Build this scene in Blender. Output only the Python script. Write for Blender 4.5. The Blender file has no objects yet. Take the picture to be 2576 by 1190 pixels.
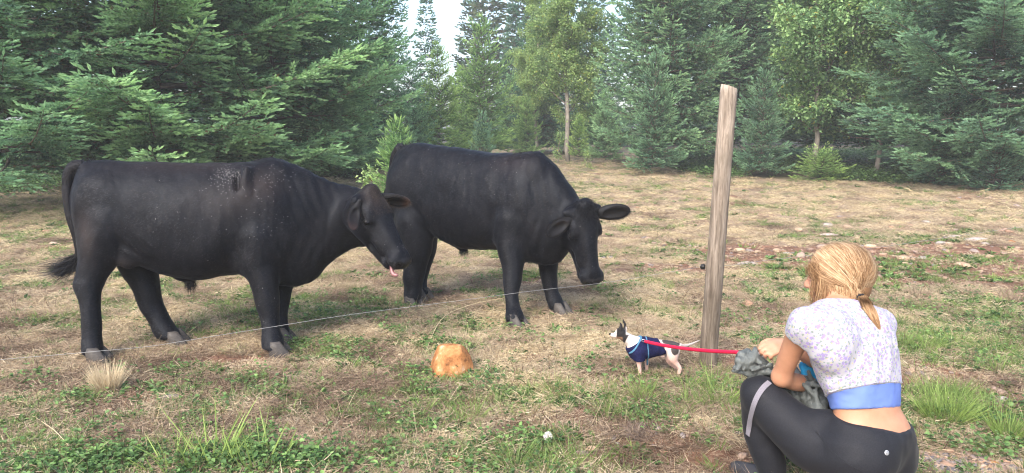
import bpy, math, random, time
import numpy as np
from mathutils import Vector, Matrix

# ---------------------------------------------------------------- camera, sky, sun, exposure
sc = bpy.context.scene
C = sc.collection
CAM_H = 1.38
PITCH = math.radians(8.13)
FPX = 1855.0            # focal length in units of a 2576 px wide picture
cam_d = bpy.data.cameras.new('camera')
cam = bpy.data.objects.new('camera', cam_d)
C.objects.link(cam)
cam.location = (0, 0, CAM_H)
cam.rotation_euler = (math.pi / 2 - PITCH, 0, 0)
cam_d.sensor_width = 36.0
cam_d.lens = 36.0 * FPX / 2576.0
cam_d.clip_start = 0.05
cam_d.clip_end = 2000
sc.camera = cam

SUN_EL, SUN_AZ = math.radians(42), math.radians(-155)   # azimuth measured from +Y towards +X
w = bpy.data.worlds.new('World'); sc.world = w; w.use_nodes = True
nt = w.node_tree
for n in list(nt.nodes): nt.nodes.remove(n)
sky = nt.nodes.new('ShaderNodeTexSky'); sky.sky_type = 'NISHITA'; sky.sun_disc = False
sky.sun_elevation = SUN_EL; sky.sun_rotation = SUN_AZ
sky.air_density = 1.0; sky.dust_density = 3.0; sky.ozone_density = 1.0
bg = nt.nodes.new('ShaderNodeBackground'); bg.inputs['Strength'].default_value = 0.15
ow = nt.nodes.new('ShaderNodeOutputWorld')
nt.links.new(sky.outputs[0], bg.inputs[0]); nt.links.new(bg.outputs[0], ow.inputs[0])
sd = bpy.data.lights.new('sun', 'SUN'); sd.energy = 1.5; sd.angle = math.radians(28); sd.color = (1.0, .95, .88)
so = bpy.data.objects.new('sun', sd); C.objects.link(so)
sdir = Vector((math.sin(SUN_AZ) * math.cos(SUN_EL), math.cos(SUN_AZ) * math.cos(SUN_EL), math.sin(SUN_EL)))
so.rotation_euler = sdir.to_track_quat('Z', 'Y').to_euler()
so.location = (-6, -8, 14)
vs = sc.view_settings
vs.view_transform = 'Standard'; vs.look = 'None'; vs.gamma = 1.0; vs.use_curve_mapping = False
vs.exposure = 1.53
sc.cycles.max_bounces = 6; sc.cycles.diffuse_bounces = 3; sc.cycles.glossy_bounces = 2
sc.cycles.transparent_max_bounces = 6; sc.cycles.volume_bounces = 1
sc.cycles.use_denoising = True
sc.cycles.pixel_filter_type = 'BLACKMAN_HARRIS'; sc.cycles.filter_width = 1.15
sc.cycles.sample_clamp_indirect = 4.0; sc.cycles.use_adaptive_sampling = False

TEST = globals().get('TEST', set())
T0 = time.time()
def log(s): print('[%.1fs] %s' % (time.time() - T0, s))

# ---------------------------------------------------------------- maths helpers
SP, CP = math.sin(PITCH), math.cos(PITCH)
def ray(px, py):
    dx = (px - 1288) / FPX; dz = -(py - 595) / FPX
    return np.array([dx, CP + dz * SP, -SP + dz * CP])
def at(px, py, depth):
    d = ray(px, py); t = depth / d[1]
    return np.array([d[0] * t, depth, CAM_H + d[2] * t])

def smooth01(t):
    t = np.clip(t, 0, 1); return t * t * (3 - 2 * t)

_rs = np.random.RandomState(7)
_LAT = _rs.rand(256, 256)
def vnoise(x, y, s=1.0, seed=0):
    x = np.asarray(x, float) / s + seed * 17.31; y = np.asarray(y, float) / s + seed * 9.73
    xi = np.floor(x).astype(int); yi = np.floor(y).astype(int)
    fx = x - xi; fy = y - yi
    fx = fx * fx * (3 - 2 * fx); fy = fy * fy * (3 - 2 * fy)
    a = _LAT[xi & 255, yi & 255]; b = _LAT[(xi + 1) & 255, yi & 255]
    c = _LAT[xi & 255, (yi + 1) & 255]; d = _LAT[(xi + 1) & 255, (yi + 1) & 255]
    return (a * (1 - fx) + b * fx) * (1 - fy) + (c * (1 - fx) + d * fx) * fy
def fbm(x, y, s=1.0, seed=0, o=4):
    v = 0; a = .5; t = 0
    for i in range(o):
        v = v + a * vnoise(x, y, s / 2 ** i, seed + i * 3); t += a; a *= .55
    return v / t

def terrain(x, y):
    x = np.asarray(x, float); y = np.asarray(y, float)
    far = smooth01((y - 9) / 26)
    h = .30 * far
    h = h + (.030 * (fbm(x, y, 1.3, 2) - .5) + .012 * (fbm(x, y, .25, 5, 3) - .5)) * (1 + 2 * far)
    # heap of dug soil at the lower edge, shallow ditch behind the verge tuft
    h = h + .05 * np.exp(-(((x - .80) / .22) ** 2 + ((y - 3.12) / .16) ** 2))
    return h
def gpt(px, py):
    """point of the ground seen at a picture position"""
    d = ray(px, py); t = CAM_H / -d[2] if d[2] < 0 else 60
    for i in range(12):
        p = d * t
        h = float(terrain(p[0], p[1]))
        t = (CAM_H - h) / -d[2] if d[2] < -1e-4 else 60
    p = d * t
    return np.array([p[0], p[1], float(terrain(p[0], p[1]))])
def on_ground(px, depth):
    """ground point below/above picture column px at a depth"""
    x = (px - 1288) / FPX * depth / CP
    for i in range(4):
        z = float(terrain(x, depth))
        # camera-space depth of that point
        f = depth * CP + (CAM_H - z) * SP
        x = (px - 1288) / FPX * f
    return np.array([x, depth, z])

def unit(v):
    v = np.asarray(v, float); return v / (np.linalg.norm(v) + 1e-12)

# ---------------------------------------------------------------- object helpers
def mk_mesh(name, V, F, mat=None, smooth=True, col=None, attr=None):
    V = np.asarray(V, np.float32)
    me = bpy.data.meshes.new(name)
    if isinstance(F, np.ndarray):
        k = F.shape[1]; n = len(F)
        me.vertices.add(len(V)); me.vertices.foreach_set('co', V.ravel())
        me.loops.add(n * k); me.loops.foreach_set('vertex_index', F.astype(np.int32).ravel())
        me.polygons.add(n); me.polygons.foreach_set('loop_start', np.arange(0, n * k, k, dtype=np.int32))
        me.update(calc_edges=True)
    else:
        me.from_pydata([tuple(map(float, v)) for v in V], [], [tuple(map(int, f)) for f in F])
        me.update()
    if smooth:
        me.polygons.foreach_set('use_smooth', np.ones(len(me.polygons), bool))
    if col is not None:
        a = me.color_attributes.new('Col', 'FLOAT_COLOR', 'POINT')
        cc = np.ones((len(V), 4), np.float32); cc[:, :3] = col
        a.data.foreach_set('color', cc.ravel())
    if attr:
        for k_, v_ in attr.items():
            a = me.attributes.new(k_, 'FLOAT', 'POINT'); a.data.foreach_set('value', np.asarray(v_, np.float32))
    if mat is not None: me.materials.append(mat)
    return me
def link(name, me, parent=None, loc=None, rot=None):
    o = bpy.data.objects.new(name, me); C.objects.link(o)
    if parent is not None: o.parent = parent
    if loc is not None: o.location = tuple(map(float, loc))
    if rot is not None: o.rotation_euler = rot
    return o
def tag(o, label=None, cat=None, group=None, kind=None):
    if label: o['label'] = label
    if cat: o['category'] = cat
    if group: o['group'] = group
    if kind: o['kind'] = kind
    return o
def thing(name, label, cat, loc=(0, 0, 0), group=None, rotz=0):
    o = bpy.data.objects.new(name, None); C.objects.link(o)
    o.location = tuple(map(float, loc)); o.rotation_euler = (0, 0, rotz); o.empty_display_size = .1
    return tag(o, label, cat, group)

def tube(points, radii, n=8, cap=True, jit=None):
    """tapered tube through points -> verts, quads(list)"""
    P = np.asarray(points, float); m = len(P)
    R = np.asarray(radii, float) if np.ndim(radii) else np.full(m, float(radii))
    T = np.gradient(P, axis=0); T /= np.linalg.norm(T, axis=1)[:, None] + 1e-12
    u = np.cross(T[0], [0, 0, 1.0])
    if np.linalg.norm(u) < .1: u = np.cross(T[0], [1.0, 0, 0])
    u = unit(u); V = []
    for i in range(m):
        u = unit(u - T[i] * np.dot(u, T[i])); v = np.cross(T[i], u)
        a = np.arange(n) * 2 * math.pi / n
        r = R[i] * (1 + (jit[i] if jit is not None else 0))
        V.append(P[i] + np.outer(np.cos(a) * r, u) + np.outer(np.sin(a) * r, v))
    V = np.concatenate(V); F = []
    for i in range(m - 1):
        for j in range(n):
            k = (j + 1) % n
            F.append((i * n + j, i * n + k, (i + 1) * n + k, (i + 1) * n + j))
    if cap:
        F.append(tuple(range(n - 1, -1, -1))); F.append(tuple(range((m - 1) * n, m * n)))
    return V, F
class MB:
    def __init__(s): s.V = []; s.F = []; s.n = 0
    def add(s, V, F):
        V = np.asarray(V, float); s.V.append(V); s.F += [tuple(i + s.n for i in f) for f in F]; s.n += len(V)
    def build(s, name, mat, parent=None, smooth=True, loc=None):
        return link(name, mk_mesh(name, np.concatenate(s.V), s.F, mat, smooth), parent, loc)
def catmull(P, n=8):
    P = np.asarray(P, float)
    Q = np.vstack([2 * P[0] - P[1], P, 2 * P[-1] - P[-2]]); out = []
    for i in range(1, len(Q) - 2):
        for t in np.arange(n) / n:
            a, b, c, d = Q[i - 1], Q[i], Q[i + 1], Q[i + 2]
            out.append(.5 * ((2 * b) + (-a + c) * t + (2 * a - 5 * b + 4 * c - d) * t * t + (-a + 3 * b - 3 * c + d) * t ** 3))
    out.append(P[-1]); return np.array(out)

# ---------------------------------------------------------------- materials
def mat(name, rough=.7, spec=.3, sheen=0, trans=0):
    m = bpy.data.materials.new(name); m.use_nodes = True
    b = m.node_tree.nodes['Principled BSDF']
    b.inputs['Roughness'].default_value = rough
    b.inputs['Specular IOR Level'].default_value = spec
    if sheen:
        b.inputs['Sheen Weight'].default_value = sheen; b.inputs['Sheen Roughness'].default_value = .4
    return m, m.node_tree, b
def N(nt, t, **kw):
    n = nt.nodes.new(t)
    for k, v in kw.items():
        if k.startswith('i_'):
            key = k[2:]
            key = int(key) if key.isdigit() else key.replace('_', ' ')
            n.inputs[key].default_value = v
        else: setattr(n, k, v)
    return n
def noise(nt, scale, detail=4, rough=.6, coord='Object', vscale=None, dist=0):
    tc = N(nt, 'ShaderNodeTexCoord'); src = tc.outputs[coord]
    if vscale is not None:
        mp = N(nt, 'ShaderNodeMapping'); mp.inputs['Scale'].default_value = vscale
        nt.links.new(src, mp.inputs[0]); src = mp.outputs[0]
    n = N(nt, 'ShaderNodeTexNoise'); n.inputs['Scale'].default_value = scale
    n.inputs['Detail'].default_value = detail; n.inputs['Roughness'].default_value = rough
    n.inputs['Distortion'].default_value = dist
    nt.links.new(src, n.inputs['Vector']); return n
def ramp(nt, src, stops, interp='LINEAR'):
    r = N(nt, 'ShaderNodeValToRGB'); r.color_ramp.interpolation = interp
    e = r.color_ramp.elements
    while len(e) < len(stops): e.new(.5)
    for i, (p, c) in enumerate(stops):
        e[i].position = p; e[i].color = (*c, 1) if len(c) == 3 else c
    nt.links.new(src, r.inputs[0]); return r
def mixc(nt, fac, a, b, mode='MIX'):
    m = N(nt, 'ShaderNodeMix', data_type='RGBA', blend_type=mode)
    for s, v in ((m.inputs[0], fac), (m.inputs[6], a), (m.inputs[7], b)):
        if hasattr(v, 'type') and hasattr(v, 'is_linked'): nt.links.new(v, s)
        elif isinstance(v, (int, float)): s.default_value = v
        else: s.default_value = (*v, 1) if len(v) == 3 else v
    return m.outputs[2]
def bump(nt, b, h, strength=.4, dist=.01):
    n = N(nt, 'ShaderNodeBump'); n.inputs['Strength'].default_value = strength; n.inputs['Distance'].default_value = dist
    nt.links.new(h, n.inputs['Height']); nt.links.new(n.outputs[0], b.inputs['Normal']); return n
def simple(name, col, rough=.7, spec=.3, var=.25, scale=30, bmp=.2, bd=.004, vscale=None):
    m, nt, b = mat(name, rough, spec)
    n = noise(nt, scale, vscale=vscale)
    r = ramp(nt, n.outputs[0], [(.3, tuple(c * (1 - var) for c in col)), (.7, tuple(min(1, c * (1 + var)) for c in col))])
    nt.links.new(r.outputs[0], b.inputs['Base Color'])
    if bmp: bump(nt, b, n.outputs[0], bmp, bd)
    return m

# ---------------------------------------------------------------- implicit bodies (numpy) -> one continuous mesh
def smin(a, b, k):
    h = np.maximum(k - np.abs(a - b), 0) / k
    return np.minimum(a, b) - h * h * k * .25
def smax(a, b, k): return -smin(-a, -b, k)
class Field:
    def __init__(s, lo, hi, h):
        s.lo = np.array(lo, float); s.h = h
        s.n = np.ceil((np.array(hi) - s.lo) / h).astype(int) + 1
        s.ax = [s.lo[i] + np.arange(s.n[i]) * h for i in range(3)]
        s.F = np.full(s.n, 1.0, np.float32)
        s.M = None; s.sc = 1.0   # optional frame: part coordinates -> field coordinates
    def frame(s, R=None, o=None, sc=1.0):
        s.M = None if R is None else (np.array(R, float), np.array(o, float)); s.sc = sc
    def w(s, p):
        p = np.array(p, float)
        return p if s.M is None else s.M[0] @ (p * s.sc) + s.M[1]
    def _sub(s, lo, hi):
        a = np.clip(np.floor((lo - s.lo) / s.h).astype(int), 0, s.n - 1)
        b = np.clip(np.ceil((hi - s.lo) / s.h).astype(int) + 1, 1, s.n)
        sl = tuple(slice(a[i], b[i]) for i in range(3))
        X, Y, Z = np.meshgrid(*[s.ax[i][sl[i]] for i in range(3)], indexing='ij', sparse=True)
        return sl, X, Y, Z
    def _op(s, sl, d, k, op):
        if op == 'u': s.F[sl] = smin(s.F[sl], d, k)
        elif op == 's': s.F[sl] = smax(s.F[sl], -d, k)
    def ell(s, c, r, k=.03, rot=None, op='u'):
        """ellipsoid; rot = 3x3 whose columns are its axes (in part coords)"""
        c = s.w(c); r = np.array(r, float) * np.ones(3) * s.sc
        R = np.eye(3) if rot is None else np.array(rot, float)
        if s.M is not None: R = s.M[0] @ R
        m = r.max() + k + 2 * s.h
        sl, X, Y, Z = s._sub(c - m, c + m)
        X = X - c[0]; Y = Y - c[1]; Z = Z - c[2]
        q = [(R[0, i] * X + R[1, i] * Y + R[2, i] * Z) for i in range(3)]
        k0 = np.sqrt(sum((q[i] / r[i]) ** 2 for i in range(3)))
        k1 = np.sqrt(sum((q[i] / r[i] ** 2) ** 2 for i in range(3))) + 1e-9
        s._op(sl, k0 * (k0 - 1) / k1, k, op)
    def cone(s, a, b, ra, rb, k=.02, flat=None, op='u'):
        ra = ra * s.sc; rb = rb * s.sc; a = s.w(a); b = s.w(b); ab = b - a; L2 = ab @ ab + 1e-12
        fm = max(1.0, flat[1]) if flat is not None else 1
        m = max(ra, rb) * fm + k + 2 * s.h
        sl, X, Y, Z = s._sub(np.minimum(a, b) - m, np.maximum(a, b) + m)
        X = X - a[0]; Y = Y - a[1]; Z = Z - a[2]
        t = np.clip((X * ab[0] + Y * ab[1] + Z * ab[2]) / L2, 0, 1)
        X = X - t * ab[0]; Y = Y - t * ab[1]; Z = Z - t * ab[2]
        r = ra + (rb - ra) * t
        if flat is not None:
            f = unit(flat[0])
            if s.M is not None: f = s.M[0] @ f
            c = (X * f[0] + Y * f[1] + Z * f[2]) * (1 / flat[1] - 1)
            X = X + c * f[0]; Y = Y + c * f[1]; Z = Z + c * f[2]
        s._op(sl, np.sqrt(X * X + Y * Y + Z * Z) - r, k, op)
    def chain(s, pts, rad, k=.02, n=5, flat=None, op='u', k0=None):
        Q = catmull(np.column_stack([np.array(pts, float), np.array(rad, float)]), n)
        if op == 'u':      # the chain is made on its own first, so that its links do not swell one another
            F0 = s.F; s.F = np.full(s.n, 1.0, np.float32); ki = k0 or max(.12 * float(np.mean(rad)) * s.sc, .0015)
            for i in range(len(Q) - 1): s.cone(Q[i, :3], Q[i + 1, :3], Q[i, 3], Q[i + 1, 3], ki, flat)
            s.F = smin(F0, s.F, k); return
        for i in range(len(Q) - 1):
            s.cone(Q[i, :3], Q[i + 1, :3], Q[i, 3], Q[i + 1, 3], k if k0 is None else k0, flat, op)
    def loft(s, xs, top, bot, wid, yc=None, ex=2.3, k=.04, low=0.0):
        """vertical slices along x: top, bottom, half-width, lateral centre"""
        m = .12; lo = np.array([xs[0] - m, -np.max(wid) - np.max(np.abs(yc if yc is not None else 0)) - m, np.min(bot) - m])
        hi = np.array([xs[-1] + m, np.max(wid) + np.max(np.abs(yc if yc is not None else 0)) + m, np.max(top) + m])
        sl, X, Y, Z = s._sub(lo, hi)
        def ip(v):
            Q = catmull(np.column_stack([xs, v]), 8)
            return np.interp(X, Q[:, 0], Q[:, 1])
        T, B, Wd = ip(top), ip(bot), np.maximum(ip(wid), .01); yy = ip(yc) if yc is not None else 0
        c = (T + B) / 2; h = np.maximum((T - B) / 2, .01)
        zz = (Z - c) / h
        Wz = Wd * (1 - low * np.clip(zz, -1, 1))          # barrel: wider below
        r = (np.abs((Y - yy) / Wz) ** ex + np.abs(zz) ** ex) ** (1 / ex)
        d = (r - 1) * np.minimum(h, Wd)
        e = np.maximum(xs[0] - X, X - xs[-1])
        d = np.maximum(d, e)
        s._op(sl, d, k, 'u')
    def rough(s, amp, size, seed=0, st=(1, 1, 1)):
        """uneven flesh: low bumps added to the whole field"""
        X, Y, Z = np.meshgrid(*[a * t for a, t in zip(s.ax, st)], indexing='ij', sparse=True)
        v = vnoise(X + .6 * Y, Z + .35 * Y, size, seed) + vnoise(X - .5 * Z + 3, Y + .4 * X + 0 * Z, size * 1.1, seed + 4) - 1
        s.F += (amp * v * (np.abs(s.F) < .1)).astype(np.float32)
    def value(s, P):
        g = (np.asarray(P) - s.lo) / s.h
        i = np.clip(np.floor(g).astype(int), 0, s.n - 2); f = g - i; v = 0
        for dx in (0, 1):
            for dy in (0, 1):
                for dz in (0, 1):
                    w_ = (f[:, 0] if dx else 1 - f[:, 0]) * (f[:, 1] if dy else 1 - f[:, 1]) * (f[:, 2] if dz else 1 - f[:, 2])
                    v = v + w_ * s.F[i[:, 0] + dx, i[:, 1] + dy, i[:, 2] + dz]
        return v
    def grad(s, P):
        e = s.h; g = np.stack([s.value(P + np.eye(3)[i] * e) - s.value(P - np.eye(3)[i] * e) for i in range(3)], 1)
        return g / (np.linalg.norm(g, axis=1)[:, None] + 1e-9)
    def mesh(s, smooth_it=1, F=None):
        F = s.F if F is None else F
        S = F < 0; n = s.n
        cs = np.zeros(n - 1, np.int8)
        for dx in (0, 1):
            for dy in (0, 1):
                for dz in (0, 1):
                    cs += S[dx:n[0] - 1 + dx, dy:n[1] - 1 + dy, dz:n[2] - 1 + dz]
        act = np.argwhere((cs > 0) & (cs < 8))
        idx = np.full(n - 1, -1, np.int32); idx[act[:, 0], act[:, 1], act[:, 2]] = np.arange(len(act))
        acc = np.zeros((len(act), 3)); cnt = np.zeros(len(act))
        cor = [(a, b, c) for a in (0, 1) for b in (0, 1) for c in (0, 1)]
        val = {c: F[act[:, 0] + c[0], act[:, 1] + c[1], act[:, 2] + c[2]] for c in cor}
        for c in cor:
            for ax in range(3):
                if c[ax]: continue
                d = list(c); d[ax] = 1; d = tuple(d)
                va, vb = val[c], val[d]; m = (va < 0) != (vb < 0)
                t = np.where(m, va / np.where(m, va - vb, 1), 0)
                p = np.tile(np.array(c, float), (len(act), 1)); p[:, ax] += t
                acc[m] += p[m]; cnt[m] += 1
        V = s.lo + (act + acc / cnt[:, None]) * s.h
        Q = []
        for ax in range(3):
            u, v = (ax + 1) % 3, (ax + 2) % 3
            sa = [slice(None)] * 3; sb = [slice(None)] * 3
            sa[ax] = slice(0, n[ax] - 1); sb[ax] = slice(1, n[ax])
            A, B = S[tuple(sa)], S[tuple(sb)]
            e = np.argwhere(A != B)
            e = e[(e[:, u] > 0) & (e[:, v] > 0) & (e[:, u] < n[u] - 1) & (e[:, v] < n[v] - 1)]
            ins = A[e[:, 0], e[:, 1], e[:, 2]]
            def ix(du, dv):
                c = e.copy(); c[:, u] += du; c[:, v] += dv
                return idx[c[:, 0], c[:, 1], c[:, 2]]
            q = np.stack([ix(-1, -1), ix(0, -1), ix(0, 0), ix(-1, 0)], 1)
            q[~ins] = q[~ins][:, ::-1]
            Q.append(q)
        Q = np.concatenate(Q)
        for it in range(smooth_it):
            a = np.zeros_like(V); c = np.zeros(len(V))
            for i in range(4):
                j = Q[:, (i + 1) % 4]
                np.add.at(a, Q[:, i], V[j]); np.add.at(c, Q[:, i], 1)
                np.add.at(a, j, V[Q[:, i]]); np.add.at(c, j, 1)
            V = V * .5 + .5 * a / c[:, None]
        return V, Q
def strands(root, dirn, length, width, side=None, segs=1, bend=None):
    """hair strands as thin tapered strips; root,dirn Nx3; returns V, tri F"""
    N_ = len(root); length = np.broadcast_to(length, N_)[:, None]; width = np.broadcast_to(width, N_)[:, None]
    d = dirn / (np.linalg.norm(dirn, axis=1)[:, None] + 1e-9)
    s_ = np.cross(d, side if side is not None else _rs.randn(N_, 3)); s_ /= np.linalg.norm(s_, axis=1)[:, None] + 1e-9
    b = np.zeros((N_, 3)) if bend is None else bend
    rows = []
    for i in range(segs):
        t = i / segs; c = root + d * length * t + b * length * t * t
        ww = width * (1 - t * .75) * .5
        rows.append(np.stack([c - s_ * ww, c + s_ * ww], 1))
    tip = root + d * length + b * length
    V = np.concatenate(rows + [tip[:, None]], 1); m = V.shape[1]; base = np.arange(N_) * m; F = []
    for i in range(segs - 1):
        a = base + 2 * i
        F += [np.stack([a, a + 1, a + 3], 1), np.stack([a, a + 3, a + 2], 1)]
    a = base + 2 * (segs - 1); F.append(np.stack([a, a + 1, a + 2], 1))
    return V.reshape(-1, 3), np.concatenate(F)
# ---------------------------------------------------------------- cattle
class Frame:
    def __init__(s, O, ang):
        s.O = np.array(O, float); s.ang = math.radians(ang)
        s.A = np.array([math.cos(s.ang), math.sin(s.ang), 0]); s.L = np.array([-math.sin(s.ang), math.cos(s.ang), 0])
    def loc(s, px, py, off=0.0):
        d = ray(px, py); t = (off + s.O @ s.L) / (d @ s.L)
        p = d * t + np.array([0, 0, CAM_H])
        return s.to(p)
    def to(s, p):
        q = np.asarray(p, float) - s.O
        return np.array([q @ s.A, q @ s.L, q[2]])
    def vec(s, v):
        v = np.asarray(v, float); return np.array([v @ s.A, v @ s.L, v[2]])
    def px2m(s, r, p):
        wp = s.O + p[0] * s.A + p[1] * s.L
        return r * (wp[1] * CP + (CAM_H - p[2]) * SP) / FPX

def coat_material():
    m, nt, b = mat('black_coat', .46, .15, sheen=.045)
    b.inputs['Sheen Tint'].default_value = (.55, .62, .85, 1); b.inputs['Specular Tint'].default_value = (.78, .86, 1.0, 1)
    at_ = N(nt, 'ShaderNodeVertexColor', layer_name='Col')
    n1 = noise(nt, 5, 5, .6); n2 = noise(nt, 38, 3, .6, vscale=(.8, 1, .6))
    r1 = ramp(nt, n1.outputs[0], [(.35, (.75, .75, .75)), (.7, (1.25, 1.2, 1.15))])
    c = mixc(nt, 1.0, at_.outputs[0], r1.outputs[0], 'MULTIPLY')
    n3 = noise(nt, 9, 8, .75); n4 = noise(nt, 170, 3, .6, vscale=(.3, 1, .8))
    rd = ramp(nt, n3.outputs[0], [(.48, (0, 0, 0)), (.78, (.55, .55, .55))]); rf = ramp(nt, n4.outputs[0], [(.4, (0, 0, 0)), (.75, (1, 1, 1))])
    c = mixc(nt, mixc(nt, 1.0, rd.outputs[0], rf.outputs[0], 'MULTIPLY'), c, (.052, .050, .056))  # dusty mottling; its fine pale streaks also paint sheen into the coat
    nt.links.new(c, b.inputs['Base Color'])
    r2 = ramp(nt, n1.outputs[0], [(.3, (.46,) * 3), (.75, (.62,) * 3)]); nt.links.new(r2.outputs[0], b.inputs['Roughness'])
    ad = N(nt, 'ShaderNodeMath', operation='ADD'); mu = N(nt, 'ShaderNodeMath', operation='MULTIPLY'); mu.inputs[1].default_value = .5
    nt.links.new(n2.outputs[0], mu.inputs[0]); nt.links.new(mu.outputs[0], ad.inputs[0]); nt.links.new(n1.outputs[0], ad.inputs[1])
    ad2 = N(nt, 'ShaderNodeMath', operation='MULTIPLY_ADD'); nt.links.new(n4.outputs[0], ad2.inputs[0]); ad2.inputs[1].default_value = .25; nt.links.new(ad.outputs[0], ad2.inputs[2])
    bump(nt, b, ad2.outputs[0], .42, .010)
    return m
COAT = coat_material()
def strand_material(name, col, rough=.55):
    m, nt, b = mat(name, rough, .25); b.inputs['Base Color'].default_value = (*col, 1); return m
def coat_hair_material():
    m, nt, b = mat('coat_hair', .45, .25); a = N(nt, 'ShaderNodeAttribute', attribute_name='age')
    r = ramp(nt, a.outputs['Fac'], [(0, (.003, .003, .004)), (.6, (.008, .008, .010)), (.9, (.024, .026, .034)), (1, (.048, .048, .056))]); nt.links.new(r.outputs[0], b.inputs['Base Color']); return m  # paler blue-grey strands put the coat's highlights into the colour
COATH = coat_hair_material()
HAIRM = strand_material('black_hair', (.0075, .0075, .0095), .5)
BRHAIR = strand_material('brown_hair', (.045, .033, .027), .6)
HOOFM = simple('hoof_horn', (.055, .048, .043), .55, .4, .35, 60, .4, .003, (1, 1, 3))
EYEM, _nt, _b = mat('cattle_eye', .3, .25); _b.inputs['Base Color'].default_value = (.006, .005, .005, 1)
NOSEM = simple('muzzle_skin', (.0085, .0082, .0095), .42, .25, .3, 160, .5, .003)
TONGUEM = simple('tongue_skin', (.24, .11, .115), .35, .5, .15, 60, .2, .002)
TEETHM = simple('pale_lip', (.30, .28, .28), .35, .5, .1, 60)

def head_frame(f, l):
    f = unit(f); l = unit(np.asarray(l) - f * np.dot(l, f)); u = np.cross(f, l)
    return np.stack([f, l, u], 1)

def head_into(F, S=1.0):
    """cattle head; x = poll to muzzle, y = its left, z = dorsal"""
    k = .03
    F.ell((.07, 0, -.072), (.115, .094, .085), .03)
    F.ell((-.002, 0, -.012), (.05, .05, .045), .035)
    F.cone((.08, 0, -.078), (.39, 0, -.066), .080, .053, .04, flat=((0, 1, 0), 1.0))
    F.cone((.10, 0, -.040), (.38, 0, -.030), .050, .030, .04, flat=((0, 1, 0), 1.15))
    for s in (-1, 1):
        F.ell((.128, s * .078, -.045), (.05, .026, .030), .03)
        F.ell((.12, s * .050, -.145), (.125, .052, .085), .04)
        F.ell((.27, s * .047, -.095), (.09, .024, .030), .04)
        F.ell((.02, s * .085, -.06), (.035, .05, .035), .03)
    F.chain([(.05, 0, -.205), (.15, 0, -.213), (.28, 0, -.172), (.40, 0, -.135)], [.050, .045, .042, .042], .035, flat=((0, 1, 0), 1.25))
    F.ell((.422, 0, -.064), (.054, .082, .058), .03)
    F.ell((.452, 0, -.060), (.032, .070, .048), .02)
    F.ell((.412, 0, -.124), (.052, .064, .036), .02)
    F.ell((.44, 0, -.103), (.060, .085, .003), .010, op='s')
    for s in (-1, 1):
        F.ell((.478, s * .044, -.046), (.026, .017, .018), .008, op='s')
        F.ell((.155, s * .104, -.068), (.032, .020, .019), .012, op='s')
        F.ell((.152, s * .098, -.050), (.032, .016, .008), .012)
        F.ell((.155, s * .098, -.088), (.030, .013, .007), .012)

def ear_mesh():
    F = Field((-.06, -.09, -.06), (.24, .09, .06), .005)
    F.ell((.095, 0, 0), (.095, .052, .022), .01)
    F.cone((-.02, 0, 0), (.06, 0, 0), .026, .03, .03)
    F.ell((.105, 0, .030), (.075, .036, .026), .012, op='s')
    V, Q = F.mesh(1)
    c = np.full((len(V), 3), .010) * [1.1, 1, 1]
    tipw = smooth01((V[:, 0] - .12) / .06)[:, None]
    return V, Q, c, tipw
_EAR = ear_mesh()
def add_ear(parent, root, d, nrm, brown=0.0, scale=1.0, seed=1, curl=0.0):
    V, Q, c, tw = _EAR
    e = unit(d); n = unit(np.asarray(nrm) - e * np.dot(nrm, e)); s = np.cross(n, e)
    R = np.stack([e, s, n], 1)
    W = V * scale
    W = W + np.stack([np.zeros(len(W)), np.zeros(len(W)), curl * W[:, 0] ** 2 * 6], 1)
    me = mk_mesh('ear', W @ R.T + root, Q, COAT, True, col=c * (1 - tw * brown) + tw * brown * np.array([.10, .045, .028]))
    o = link('ear', me, parent)
    rs = np.random.RandomState(seed)
    # fringe on the rim and in the cup
    n_ = 1300; a = rs.uniform(0, 2 * math.pi, n_); a = np.where(rs.rand(n_) < .65, rs.uniform(math.pi * .95, 2.05 * math.pi, n_), a)
    P = np.stack([.095 + .09 * np.cos(a) * rs.uniform(.8, 1, n_), .050 * np.sin(a) * rs.uniform(.8, 1, n_), rs.uniform(-.008, .016, n_)], 1)
    D = np.stack([np.cos(a) * .8 + .5, np.sin(a) * .8, rs.uniform(-.2, .6, n_)], 1) + rs.randn(n_, 3) * .25
    P = P * scale; P[:, 2] += curl * P[:, 0] ** 2 * 6
    V2, F2 = strands(P, D, rs.uniform(.012, .032, n_), .0011)
    f = link('hair', mk_mesh('hair', V2 @ R.T + root, F2, HAIRM if brown < .4 else BRHAIR, False), o)
    f['kind'] = 'stuff'
    return o

def hoof(parent, p, fwd, s=1.0, lift=0):
    """pair of claws under a fetlock; p on the ground"""
    fwd = unit([fwd[0], fwd[1], 0]); sd = np.array([-fwd[1], fwd[0], 0])
    for k in (-1, 1):
        mb = MB(); rings = []
        for z, rx, ry, cx in ((-.012, .046, .026, .016), (.003, .047, .027, .016), (.03, .040, .025, .006), (.055, .031, .023, -.004), (.075, .018, .016, -.008)):
            a = np.arange(12) * math.pi / 6
            x = cx + rx * np.cos(a); y = ry * np.sin(a)
            y = y * (1 - .35 * np.clip(np.cos(a), 0, 1)); x = x + .012 * np.clip(np.cos(a), 0, 1) ** 2
            c = p + sd * k * .027 * s
            rings.append(c + np.outer(x * s, fwd * math.cos(k * .10) + sd * math.sin(k * .10)) + np.outer(y * s, sd) + np.array([0, 0, z * s]))
        V = np.concatenate(rings); m = len(rings); F = []
        for i in range(m - 1):
            for j in range(12):
                j2 = (j + 1) % 12; F.append((i * 12 + j, i * 12 + j2, (i + 1) * 12 + j2, (i + 1) * 12 + j))
        F.append(tuple(range(11, -1, -1))); F.append(tuple(range((m - 1) * 12, m * 12)))
        mb.add(V, F); mb.build('hoof', HOOFM, parent)

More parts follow.
